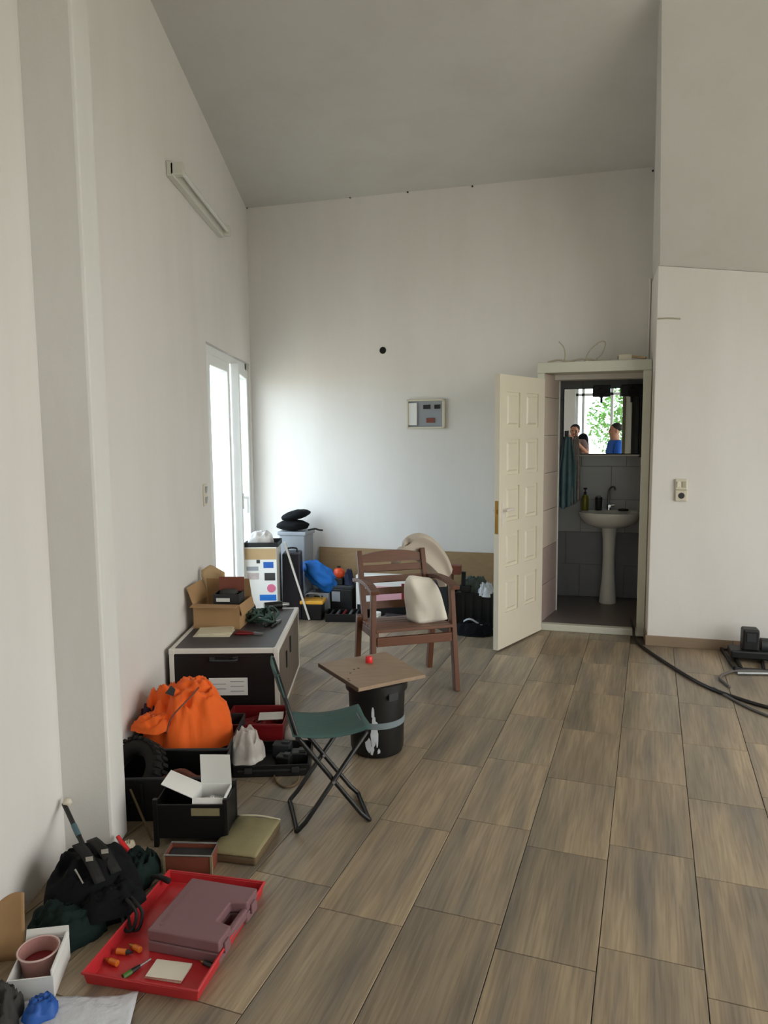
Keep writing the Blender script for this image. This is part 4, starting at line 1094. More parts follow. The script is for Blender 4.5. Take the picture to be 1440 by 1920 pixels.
single('black_rubber_grip', q, M['black2'], 'short black rubber grip over the far left corner of the red tray', 'grip', (p.x - .01, p.y, .038), 0, smooth=True)

# green jacket, black bag, stick
q = MB(); q.heap(.125, .12, .115, 3, 52, 16, .38, 3.4, .14); single('green_jacket', q, M['green'], 'crumpled dark green jacket on the floor under the black bag', 'jacket', (-1.035, 2.235, 0), .3, smooth=True)
q = MB(); q.heap(.075, .115, .10, 9, 40, 14, .40, 3.2, .16); single('green_cloth', q, M['green'], 'dark green cloth heap between the black bag and the red tray corner', 'cloth', (-.905, 2.53, 0), .2, smooth=True)
t = thing('black_bag', 'slumped black fabric bag with buckled straps leaning on the left wall', 'bag', (-.995, 2.375, 0), .2)
q = MB(); q.heap(.160, .145, .200, 14, 60, 20, .22, 2.4, .10, 2.8, lean=(-.03, .0)); obj('bag_body', q, M['blackfab'], t, smooth=True)
q = MB(); q.heap(.11, .09, .085, 31, 40, 12, .35, 3, .12, c=(.055, -.10, .05)); obj('front_pocket', q, M['blackfab'], t, smooth=True)
for i, (x0, y0, z0, x1, y1, z1) in enumerate(((-.06, .0, .22, .03, -.115, .14), (-.02, .03, .215, .075, -.075, .145))):
    q = MB(); q.sheet(lambda u, v: (x0 + (x1 - x0) * v + (u - .5) * .030, y0 + (y1 - y0) * v + (u - .5) * .018, z0 + (z1 - z0) * v + .018 * math.sin(math.pi * v)), 3, 8, .004); sp = obj('strap', q, M['black2'], t, smooth=True)
    q = MB(); q.box((x0 * .45 + x1 * .55, y0 * .45 + y1 * .55 - .004, z0 * .45 + z1 * .55 + .022), (.024, .016, .005), (.6, .2, .4)); obj('buckle', q, M['chrome'], sp)
q = MB(); q.bar((-.05, -.095, .185), (-.022, -.125, .15), .005, .004); obj('zip_pull', q, M['chrome'], t)
for k, (dx, ph_) in enumerate(((0, 0), (.018, .6))):
    q = MB(); q.tube(spline([(.105 + dx, -.13, .085), (.125 + dx, -.175, .10), (.150 + dx, -.195, .07), (.140 + dx, -.215, .03), (.115 + dx, -.205, .025), (.10 + dx, -.16, .05)], 6), .0055, n=8); obj('cord_loop', q, M['black2'], t, smooth=True)
pt, pb_ = atD(120, 1507, 2.615), Vector((-1.03, 2.40, .14))
t = thing('walking_stick', 'thin black stick with teal band leaning into the wall corner', 'stick', (0, 0, 0))
q = MB(); q.cyl(pb_, pt, .0085, n=12); obj('shaft', q, M['black'], t, smooth=40)
q = MB(); q.cyl(pb_.lerp(pt, .40), pb_.lerp(pt, .60), .0098, n=12); obj('teal_band', q, mat('teal_band', (74, 104, 112), .5), t, smooth=40)
q = MB(); q.blob(pt + Vector((.012, 0, .004)), (.017, .016, .018), 2, .2, 2, 14, 10); obj('beige_knob', q, M['beige'], t, smooth=True)

# cardboard flap, carton tray, cup, rag, plastic sheet, glove
c0 = Vector((-1.222, 2.075, 0))
q = MB(); q.sheet(lambda u, v: (c0.x + .108 * u, c0.y + .015 * u + .02 * v + .012 * math.sin(u * 3), v * (.155 + .055 * math.sin(min(1, u * 1.15) * 1.57))), 10, 8, .005)
single('cardboard_flap', q, M['card'], 'curved brown cardboard flap standing by the left wall', 'cardboard', smooth=True)
t = carton('white_carton', 'long white open carton in front of the leaning cardboard', 'carton', (-1.03, 2.015, 0), math.radians(9), .125, .175, .07, M['white'], [('+x', -.05, .018), ('+y', .2, .03)])
t = thing('plastic_cup', 'translucent pinkish plastic tub standing in the white carton', 'tub', (-1.040, 2.035, .005)); t.scale = (1.05, 1.05, .85)
q = MB(); q.lathe([(.038, 0), (.042, .004), (.052, .085), (.056, .088), (.056, .093), (.050, .093), (.040, .012), (.01, .010)], n=28); obj('tub_wall', q, M['cup'], t, smooth=40)
q = MB(); q.tube([(math.cos(2 * math.pi * i / 28) * .055, math.sin(2 * math.pi * i / 28) * .055, .092) for i in range(28)], .003, n=6, closed=True); obj('tub_rim', q, mat('pale_pink_rim', (212, 182, 176), .35), t, smooth=True)
q = MB(); q.lathe([(.040, .010), (.046, .045), (.01, .047)], n=24); obj('tub_filling', q, M['darkred'], t, smooth=40)
q = MB(); q.heap(.072, .08, .135, 17, 44, 14, .4, 3.2, .12); single('charcoal_rag', q, M['greyrag'], 'charcoal cloth heap at the bottom left corner', 'cloth', (-1.075, 1.83, 0), 0, smooth=True)
q = MB(); q.sheet(lambda u, v: ((u - .5) * .34, (v - .5) * .15 + .01 * math.sin(u * 6), .012 + .012 * abs(noise.noise(Vector((u * 9, v * 5, 3)))) + .02 * math.sin(u * 3.1) * (1 - v) * v * 2), 24, 12, .002)
single('plastic_sheet', q, M['bagw'], 'crinkled white plastic sheet along the bottom edge', 'plastic sheet', (-.875, 1.855, 0), math.radians(8), smooth=True)
q = MB(); q.heap(.045, .05, .045, 41, 30, 10, .45, 3, .2); single('blue_glove', q, M['bluep'], 'blue rubber glove wad on the white plastic sheet', 'glove', (-.955, 1.865, .024), 0, smooth=True)

# tin, khaki pad, red pliers, beige wad, lath
t = thing('rusty_tin', 'reddish brown tin box before the small black crate', 'tin', (-.727, 2.575, 0), math.radians(-3))
q = MB(); q.tray(.175, .085, .072, .003); obj('tin_body', q, M['rust'], t, bevel=.003)
q = MB(); q.tube([(-.0875, -.0425, .072), (.0875, -.0425, .072), (.0875, .0425, .072), (-.0875, .0425, .072)], .004, n=6, closed=True); obj('tin_rim', q, M['steel'], t)
q = MB(); q.box((0, 0, .03), (.165, .075, .05)); obj('tin_contents', q, M['dgrey'], t)
for x in (-.0875, .0875):
    q = MB(); q.box((x, -.0425, .036), (.008, .008, .072)); obj('tin_corner', q, M['oliv'], t)
pp = [G(408, 1622, .0), G(488, 1636, .0), G(511, 1557, .0), G(432, 1541, .0)]
c = sum(pp, Vector()) / 4; 
t = thing('khaki_pad', 'flat khaki canvas pouch lying right of the small black crate', 'pouch', (c.x + .004, c.y + .01, 0), math.radians(-12))
q = MB(); q.box((0, 0, .018), (.185, .27, .036)); obj('pouch_base', q, M['olived'], t, bevel=.012, seg=3)
q = MB(); q.sheet(lambda u, v: ((u - .5) * .186, (v - .5) * .27, .038 + .012 * (1 - (2 * u - 1) ** 4) * (1 - (2 * v - 1) ** 4) + .003 * noise.noise(Vector((u * 5, v * 5, 1)))), 14, 16, .006); obj('pouch_top', q, M['oliv'], t, smooth=True)
q = MB(); q.tube(spline([(-.09, .135, .04), (0, .142, .044), (.09, .135, .04)], 5), .004, n=6); obj('piping', q, M['paper'], t, smooth=True)
t = thing('red_pliers', 'red handled tool leaning on the foot of the pillar', 'tool', (0, 0, 0))
ra, rb = atD(243, 1568, 2.66), Vector((-.958, 2.625, .012)); ra.x = -1.030
q = MB(); q.tube(spline([ra, ra.lerp(rb, .4) + Vector((.004, -.012, 0)), rb], 6), [.008] * 4 + [.010] * 9, n=8); obj('grip', q, M['redb'], t, smooth=True)
q = MB(); q.cyl(rb, rb + Vector((.045, -.01, -.003)), .006, .003, n=8); obj('steel_end', q, M['steel'], t)
q = MB(); q.heap(.03, .035, .04, 51, 24, 8, .5, 3, .2); single('beige_wad', q, M['paper'], 'small beige paper wad at the foot of the pillar', 'paper', (-1.005, 2.70, 0), 0, smooth=True)
la_, lb_ = atD(244, 1480, 2.885), G(285, 1574, .006)
q = MB(); q.bar(lb_, la_, .008, .006); single('wooden_lath', q, M['olived'], 'thin brown lath leaning against the black tyre crate', 'lath')

# small black crate with the opened white carton
t = thing('small_black_crate', 'small black crate with corner posts and opened white carton', 'crate', (-.762, 2.795, 0), math.radians(-1))
CW, CD_, CHh = .285, .17, .175
q = MB(); q.tray(CW, CD_, CHh - .035, .006, z=.035); obj('crate_shell', q, M['black'], t, bevel=.003)
for x in (-1, 1):
    for y in (-1, 1):
        q = MB(); q.box((x * (CW / 2 - .006), y * (CD_ / 2 - .006), (CHh + .02) / 2), (.018, .018, CHh + .02)); obj('corner_post', q, M['black'], t, bevel=.002)
q = MB(); q.box((.06, -CD_ / 2 - .002, CHh - .03), (.11, .003, .03)); obj('sticker', q, M['oliv'], t)
wx, wy, wz = -.695, 2.795, .041
t = carton('opened_white_box', 'small white box with raised lid set in the small black crate', 'box', (wx, wy, wz), math.radians(-2), .125, .125, .148, M['white'],
           [('+y', -.08, .125), ('-x', 1.15, .135), ('-y', 2.75, .030)], t=.003)
q = MB(); q.lathe([(.040, 0), (.046, .004), (.046, .020), (.036, .026), (.012, .034), (.008, .04)], n=24); single('metal_fitting', q, M['chrome'], 'round shiny metal fitting inside the small white box', 'fitting', (wx, wy, wz + .085), 0, smooth=35)
q = MB(); q.heap(.055, .055, .082, 61, 24, 8, .3, 3, .02, 6.0); single('packing_paper', q, M['greyrag'], 'dark packing wad under the metal fitting in the white box', 'packing', (wx, wy, wz + .003), 0, smooth=True)

# tyre crate
t = thing('black_tyre_crate', 'wide black plastic crate holding a small tyre beside the pillar', 'crate', (-.955, 3.045, 0))
q = MB(); q.tray(.50, .28, .185, .007); obj('crate_shell', q, M['black'], t, bevel=.003)
q = MB(); q.tube([(-.25, -.14, .185), (.25, -.14, .185), (.25, .14, .185), (-.25, .14, .185)], .007, n=6, closed=True); obj('crate_rim', q, M['dgrey'], t)
for i in range(4):
    q = MB(); q.box((-.18 + i * .12, -.142, .09), (.014, .008, .16)); obj('rib', q, M['black'], t, bevel=.002)
t = thing('spare_wheel', 'small treaded black tyre standing in the wide black crate', 'tyre', (-1.095, 3.035, .150), math.radians(-28))
q = MB(); Rm, rm = .110, .040; N1, N2 = 48, 12; vv = []; ff = []
tilt = Matrix.Rotation(math.radians(-38), 3, 'X')
for i in range(N1):
    a_ = 2 * math.pi * i / N1
    for j in range(N2):
        b2 = 2 * math.pi * j / N2; r = Rm + math.cos(b2) * rm * .85
        vv.append(tilt @ Vector((math.cos(a_) * r, math.sin(b2) * rm * 1.1, math.sin(a_) * r)))
for i in range(N1):
    for j in range(N2): ff.append((i * N2 + j, ((i + 1) % N1) * N2 + j, ((i + 1) % N1) * N2 + (j + 1) % N2, i * N2 + (j + 1) % N2))
q.add(vv, ff); obj('tyre_carcass', q, M['tyre'], t, smooth=True)
for i in range(30):
    a_ = 2 * math.pi * i / 30
    for sg in (-1, 1):
        q = MB() if sg == -1 else q
        cpt = Vector((math.cos(a_ + .05 * sg) * (Rm + rm * .82), sg * .022, math.sin(a_ + .05 * sg) * (Rm + rm * .82)))
        e = tilt @ cpt; out = (tilt @ Vector((math.cos(a_), 0, math.sin(a_)))).normalized()
        ax = (tilt @ Vector((0, 1, 0)))
        q.bar(e - ax * .018, e + ax * .018, .015, .014, out)
    obj('tread_block', q, M['tyre'], t)
q = MB(); q.tube(spline([(-.14, 0, .05), (-.05, .03, .09), (.04, -.02, .08), (.13, .02, .07), (.17, -.04, .05)], 6), .022, n=10); single('brown_strap', q, M['rust'], 'brown strap roll beside the tyre in the wide black crate', 'strap', (-.86, 3.06, .03), 0, smooth=True)

# rear tray with the orange jacket
t = thing('dark_grey_bin', 'dark grey storage bin under the orange jacket', 'bin', (-.965, 3.46, 0))
q = MB(); q.tray(.46, .42, .165, .007, top=1.03); obj('bin_shell', q, M['dgrey'], t, bevel=.004)
q = MB(); q.box((0, -.218, .14), (.46, .012, .03)); obj('bin_lip', q, M['dgrey'], t, bevel=.004)
t = thing('orange_jacket', 'bright orange jacket heaped on the dark grey bin', 'jacket', (-.985, 3.475, .10), .1)
q = MB(); q.heap(.205, .19, .285, 12, 84, 30, .34, 2.8, .12, 3.4, lean=(-.02, .06)); obj('jacket_body', q, M['orange'], t, smooth=True)
q = MB(); q.heap(.10, .09, .075, 22, 36, 12, .4, 2.8, .15, c=(-.13, -.09, .115)); obj('sleeve', q, M['orange'], t, smooth=True)
q = MB(); q.heap(.11, .07, .085, 27, 36, 12, .35, 2.4, .12, c=(.03, .09, .215)); obj('hood', q, M['orange'], t, smooth=True)
q = MB(); q.tube(spline([(.075, -.035, .283), (.05, -.09, .262), (.01, -.135, .232), (-.035, -.165, .185), (-.055, -.185, .12)], 6), .0045, n=6); obj('zip', q, M['rust'], t, smooth=True)
q = MB(); q.plate([(-.075, -.07, .272), (-.035, -.085, .262), (-.03, -.055, .285), (-.052, -.035, .297)], (0, -.012, .006)); obj('badge', q, M['dgrey'], t)
q = MB(); q.heap(.05, .07, .13, 72, 30, 10, .35, 3, .12); single('purple_cloth', q, mat('dark_purple_fabric', (48, 28, 52), .9, var=.3, bump=.3), 'dark purple cloth between the orange jacket and the left wall', 'cloth', (-1.165, 3.20 + .28, .168), 0, smooth=True)

# low black case and bags in front of the chest
t = thing('low_black_case', 'low open black tool case in front of the chest', 'case', (-.545, 3.435, 0), math.radians(3))
q = MB(); q.tray(.36, .28, .058, .006); obj('case_shell', q, M['black'], t, bevel=.004)
q = MB(); q.box((0, -.142, .034), (.32, .006, .008)); obj('case_seam', q, M['dgrey'], t)
for x in (-.11, .11):
    q = MB(); q.box((x, -.144, .034), (.035, .010, .026)); obj('clasp', q, M['dgrey'], t, bevel=.002)
random.seed(3)
tools = [('drill_battery', 'dark battery block in the low black case', 'battery', .055, -.05, (.07, .055, .06)), ('black_charger', 'black charger brick right in the low black case', 'charger', .12, .01, (.08, .07, .055)), ('dark_tool_block', 'dark square tool block at the rear of the low case', 'tool', .03, .07, (.09, .06, .07))]
for nm, lb, cat, x, y, sz in tools:
    e = thing(nm, lb, cat, (-.545 + x, 3.435 + y, .007), math.radians(random.uniform(-30, 30)))
    q = MB(); q.box((0, 0, sz[2] / 2), sz); obj('body', q, M['black'] if nm != 'dark_tool_block' else M['dgrey'], e, bevel=.006)
    q = MB(); q.box((sz[0] * .2, 0, sz[2] + .005), (sz[0] * .4, sz[1] * .5, .010)); obj('fitting', q, M['dgrey'], e)
q = MB(); q.heap(.085, .065, .165, 81, 46, 18, .34, 2.2, .16, 2.4); single('clear_bag', q, M['bag'], 'crumpled clear plastic bag left on the low black case', 'plastic bag', (-.665, 3.36, .056), 0, smooth=True)
t = thing('red_crate', 'dark red crate wedged before the front of the chest', 'crate', (-.685, 3.78, 0))
q = MB(); q.tray(.30, .26, .115, .006, top=1.04); obj('crate_shell', q, M['darkred'], t, bevel=.004)
q = MB(); q.box((0, -.132, .105), (.31, .012, .018)); obj('crate_lip', q, M['darkred'], t, bevel=.003)
q = MB(); q.box((0, 0, .003), (.13, .10, .004)); single('white_leaflet', q, M['white'], 'white leaflet lying in the dark red crate', 'leaflet', (-.615, 3.80, .095), math.radians(5))
q = MB(); q.heap(.12, .10, .088, 85, 30, 10, .35, 3, .06, 4.0); single('dark_red_cloth', q, M['darkred'], 'dark red cloth filling the dark red crate', 'cloth', (-.685, 3.78, .0065), 0, smooth=True)
q = MB(); q.heap(.08, .065, .135, 91, 46, 18, .34, 2.2, .16, 2.4); single('clear_bag', q, M['bag'], 'clear plastic bag beside the red crate behind the stool', 'plastic bag', (-.455, 3.70, 0), 0, smooth=True)
q = MB(); q.tube(spline([G(513, 1452, .006), G(520, 1468, .006), G(537, 1476, .006), G(555, 1469, .006), G(562, 1455, .02)], 7), .0045, n=8); single('tan_cable', q, M['cablet'], 'short brown cable curling out of the low black case', 'cable', smooth=True)

# ================================================================== BACK LEFT CLUTTER
def bwy(x): return yc - (x - LWX) * math.tan(ANG)
t = thing('printed_carton', 'tall white printed carton standing by the balcony window', 'carton', (-1.045, 6.25, 0))
W2, H2 = .272, .655
q = MB(); q.box((0, 0, H2 / 2), (W2, .28, H2)); obj('carton_body', q, M['white'], t, bevel=.003)
yf = -.1405
for nm, m_, x, z, w, h in (('tape_strip', M['card2'], 0, .60, .265, .095), ('blue_print', M['bluep'], .065, .505, .085, .052), ('grey_print', M['greyp'], -.07, .475, .10, .035), ('photo_print', M['greyrag'], .075, .405, .09, .065), ('photo_print', M['flower'], -.065, .41, .10, .055), ('blue_print', M['blue'], .055, .225, .14, .05), ('dark_print', M['dgrey'], -.02, .535, .03, .03)):
    q = MB(); q.box((x, yf, z), (w, .002, h)); obj(nm, q, m_, t)
q = MB(); q.cyl((.085, yf + .001, .305), (.085, yf - .002, .305), .036, n=24); obj('pink_sticker', q, mat('pink_sticker', (214, 110, 142), .5), t)
t = thing('black_tray', 'shallow black tray on top of the printed carton', 'tray', (-1.04, 6.25, H2))
q = MB(); q.tray(.285, .26, .04, .004); obj('tray_shell', q, M['black'], t, bevel=.003)
q = MB(); q.heap(.12, .10, .125, 101, 46, 18, .34, 2.4, .14, 2.6); single('clear_bag', q, M['bag'], 'clear plastic bag of parts in the black tray on the carton', 'plastic bag', (-1.06, 6.25, H2 + .005), 0, smooth=True)
t = thing('gap_shade_box', 'dark plum box standing in for the shaded gap beside the printed carton', 'shade filler', (-.805, 6.34, 0))  # added dark box: paints the shade in the gap behind the white lath
q = MB(); q.box((0, 0, .29), (.17, .22, .58), top=.9); obj('gap_box_body', q, M['gapshade'], t, bevel=.012)
q = MB(); q.tube(spline([(-.04, 0, .575), (-.035, 0, .61), (.035, 0, .61), (.04, 0, .575)], 5), .008, n=8); obj('gap_box_handle', q, M['black'], t, smooth=True)
ha, hb = atD(577, 1122, 6.2), atD(533, 1016, 6.2); ha = Vector((ha.x + .01, 6.20, .008))
q = MB(); q.bar(ha, hb, .016, .016); single('white_lath', q, M['alu'], 'thin white lath leaning diagonally against the dark gap box', 'lath')
t = thing('grey_bin', 'tall grey plastic bin in the back left corner', 'bin', (-.80, 6.62, 0), -ANG)
q = MB(); q.box((0, 0, .35), (.235, .20, .70), top=1.06); obj('bin_body', q, M['greyp'], t, bevel=.01)
q = MB(); q.box((0, 0, .715), (.275, .235, .035)); obj('bin_lid', q, M['greyp'], t, bevel=.008)
q = MB(); q.blob((0, 0, .05), (.15, .10, .05), 3, .12, 2, 30, 14); single('black_pouch', q, M['blackfab'], 'lower black pouch lying on the grey bin lid', 'pouch', (-.825, 6.59, .733), -.1, smooth=True)
q = MB(); q.blob((0, 0, .045), (.135, .09, .045), 8, .12, 2, 30, 14)
tt = single('black_pouch', q, M['blackfab'], 'upper black pouch tilted on the lower pouch', 'pouch', (-.79, 6.59, .83), -.1, smooth=True); tt.rotation_euler = (0, -.22, -.1)
q = MB(); q.tube(spline([(0, 0, .0), (.06, -.01, .012), (.10, 0, .0), (.13, .01, -.004)], 5), .008, n=8); single('black_strap', q, M['black2'], 'black strap end hanging beside the black pouches', 'strap', (-.685, 6.55, .742), 0, smooth=True)
# plywood sheet leaning on the back wall
pa, pb2 = Vector((-.62, bwy(-.62) - .09, 0)), Vector((1.06, bwy(1.06) - .09, 0)); up_ = Vector((NX * .075, NY * .075, .56))
q = MB(); q.plate([pa, pb2, pb2 + up_, pa + up_], (-NX * .012, -NY * .012, .002)); single('plywood_sheet', q, M['ply'], 'long brown plywood sheet leaning on the back wall', 'board')
# yellow-lidded box, blue bag on grey box
t = thing('yellow_lid_box', 'small black box with a yellow lid on the floor', 'box', (-.625, 6.28, 0), math.radians(-6))
q = MB(); q.box((0, 0, .07), (.17, .15, .14), top=1.05); obj('box_body', q, M['black'], t, bevel=.008)
q = MB(); q.box((.0, 0, .155), (.205, .17, .03)); obj('lid', q, M['yellow'], t, bevel=.008)
q = MB(); q.tube(spline([(-.08, 0, .17), (-.05, -.02, .22), (.05, -.02, .22), (.08, 0, .17)], 5), .006, n=8); obj('carry_handle', q, M['steel'], t, smooth=True)
t = thing('grey_crate', 'grey crate under the blue bag', 'crate', (-.565, 6.475, 0), -ANG)
q = MB(); q.tray(.19, .16, .20, .006); obj('crate_shell', q, M['greyp'], t, bevel=.004)
q = MB(); q.box((0, -.081, .16), (.08, .004, .03)); obj('grip_slot', q, M['dgrey'], t)
q = MB(); q.blob((0, 0, .0), (.185, .085, .10), 6, .22, 2.4, 40, 22); tt = single('blue_bag', q, M['blue'], 'bright blue bag slumped on the grey crate', 'bag', (-.565, 6.44, .345), -.2, smooth=True); tt.rotation_euler = (0, .62, -.2)
# black toolboxes, orange helmet
t = thing('black_toolbox', 'black toolbox behind the open tool case', 'toolbox', (-.365, 6.425, 0), -ANG)
q = MB(); q.box((0, 0, .12), (.19, .13, .24)); obj('toolbox_body', q, M['black'], t, bevel=.01)
q = MB(); q.box((0, 0, .255), (.20, .14, .035)); obj('toolbox_lid', q, M['dgrey'], t, bevel=.008)
q = MB(); q.box((-.05, -.068, .17), (.08, .006, .09)); obj('grey_front', q, M['greyp'], t, bevel=.003)
t = thing('orange_reel', 'round orange reel on top of the black toolbox', 'reel', (-.405, 6.42, .2725), -ANG)
q = MB(); q.blob((0, 0, .10), (.052, .045, .05), 1, .05, 2, 24, 14); obj('orange_case', q, mat('red_orange_plastic', (214, 74, 30), .4), t, smooth=True)
q = MB(); q.box((0, 0, .03), (.09, .08, .06)); obj('stand', q, M['black'], t, bevel=.006)
q = MB(); q.cyl((0, 0, .148), (0, 0, .162), .016, n=12); obj('knob', q, M['black'], t)
q = MB(); q.heap(.042, .05, .15, 111, 30, 12, .35, 3, .12); single('navy_cloth', q, M['navy'], 'navy cloth bundle right of the orange reel', 'cloth', (-.315, 6.42, .2725), 0, smooth=True)
t = thing('open_tool_case', 'open black tool case lying on the floor behind the chair', 'case', (-.325, 6.30 - .07, 0), math.radians(-4))
q = MB(); q.tray(.36, .20, .07, .006); obj('case_shell', q, M['black'], t, bevel=.005)
for i in range(6):
    q = MB(); x = -.14 + i * .055; q.cyl((x, -.07, .055), (x + .01, .07, .06), .011, n=8); obj('socket_tool', q, M['steel'] if i % 2 else (M['darkred'] if i == 2 else M['dgrey']), t)
t = thing('pink_white_box', 'pink and white product box seen behind the chair slats', 'box', (.005, 6.33, .0), math.radians(-14))
q = MB(); q.box((0, 0, .19), (.50, .12, .36)); obj('box_body', q, M['white'], t, bevel=.003)
q = MB(); q.box((.05, -.061, .20), (.24, .002, .16)); obj('pink_print', q, M['pink'], t)
q = MB(); q.box((.20, -.061, .21), (.08, .003, .20)); obj('red_print', q, M['darkred'], t)
q = MB(); q.box((0, -.061, .06), (.48, .002, .10)); obj('dark_print', q, M['black'], t)
t = thing('white_jar', 'small white jar on the floor behind the armchair', 'jar', (-.065, 6.10, 0))
q = MB(); q.lathe([(.03, 0), (.032, .004), (.032, .07), (.028, .076)], n=20); obj('jar_body', q, M['white'], t, smooth=40)
q = MB(); q.lathe([(.034, .074), (.034, .092), (.03, .095)], n=20); obj('lid', q, M['white'], t, smooth=40)
t = thing('power_tool_heap', 'black cordless grinder lying behind the armchair', 'grinder', (.12, 6.09, 0), math.radians(-20))
q = MB(); q.cyl((-.12, 0, .04), (.10, 0, .04), .038, .034, n=16); obj('motor_housing', q, M['black'], t, smooth=40)
q = MB(); q.cyl((.12, -.01, .03), (.12, .04, .03), .03, n=16); q.box((.11, 0, .045), (.05, .05, .05)); obj('gear_head', q, M['dgrey'], t, bevel=.004)
q = MB(); q.cyl((.12, -.012, .062), (.12, -.015, .062), .06, n=24); obj('grinding_disc', q, M['steel'], t)
q = MB(); q.bar((-.10, 0, .05), (-.12, -.10, .06), .02, .02); obj('side_handle', q, M['steel'], t)

# ================================================================== BLACK HEAP BESIDE THE DOOR
t = thing('black_tool_crate', 'black tool crate between the armchair and the open door', 'crate', (.745, 6.0, 0), -ANG)
q = MB(); q.tray(.34, .24, .30, .008); obj('crate_shell', q, M['black'], t, bevel=.004)
for i in range(5):
    q = MB(); q.box((-.135 + i * .068, -.123, .15), (.02, .008, .26)); obj('rib', q, M['black'], t, bevel=.002)
q = MB(); q.box((0, 0, .22), (.32, .22, .10)); obj('crate_filling', q, M['dgrey'], t)
q = MB(); q.heap(.13, .10, .155, 121, 40, 14, .4, 3, .14); single('grey_green_cloth', q, mat('grey_green_fabric', (74, 82, 76), .9, var=.3, bump=.3), 'grey green cloth lying on the black tool crate', 'cloth', (.755, 6.0, .272), 0, smooth=True)
q = MB(); q.heap(.065, .055, .12, 125, 40, 14, .45, 3.4, .14); single('white_film_bag', q, M['bagw'], 'pale blue white plastic bag on the tool crate beside the door', 'plastic bag', (.83, 5.90, .272), 0, smooth=True)
t = thing('black_hand_tool', 'black upright power tool on the tool crate', 'power tool', (.66, 5.915, .272), -.2)
q = MB(); q.box((0, 0, .06), (.10, .06, .05), (0, .1, 0)); obj('motor_housing', q, M['black'], t, bevel=.008)
q = MB(); q.bar((-.02, 0, .0), (-.01, 0, .20), .03, .035); obj('grip', q, M['black'], t, bevel=.006)
q = MB(); q.cyl((-.05, 0, .06), (-.10, 0, .065), .015, .008, n=12); obj('chuck', q, M['steel'], t)
q = MB(); q.heap(.16, .09, .115, 131, 50, 16, .4, 3, .12, 3); single('black_duffel', q, M['blackfab'], 'black duffel bag on the floor before the tool crate', 'bag', (.70, 5.73, 0), -ANG, smooth=True)
q = MB(); q.sheet(lambda u, v: ((u - .5) * .15, (v - .5) * .05, .02 * math.sin(u * 5)), 10, 4, .003); tt = single('white_strip', q, M['bagw'], 'pale plastic strip lying on the black duffel bag', 'plastic strip', (.70, 5.70, .110), -.15, smooth=True)
q = MB(); q.heap(.05, .05, .19, 135, 30, 12, .3, 3, .1); single('purple_bag', q, mat('purple_blue_fabric', (62, 60, 110), .9, var=.3), 'purple blue bag edge beside the door leaf', 'bag', (.93, 5.78, 0), 0, smooth=True)
t = thing('brown_mallet', 'brown wooden mallet leaning beside the armchair arm', 'mallet', (.53, 5.90, 0), -.2)
q = MB(); q.cyl((0, 0, 0), (.02, .03, .46), .014, n=10); obj('shaft', q, M['wood'], t, smooth=40)
q = MB(); q.box((.02, .03, .49), (.15, .075, .075)); obj('head', q, M['rust'], t, bevel=.008)
t = thing('dark_case', 'flat dark case standing against the plywood behind the chair', 'case', (.44, 6.20, 0), -ANG)
q = MB(); q.box((0, 0, .17), (.26, .10, .34)); obj('case_body', q, M['dgrey'], t, bevel=.012)
q = MB(); q.tube(spline([(-.05, 0, .335), (-.045, 0, .365), (.045, 0, .365), (.05, 0, .335)], 5), .008, n=8); obj('carry_handle', q, M['black'], t, smooth=True)

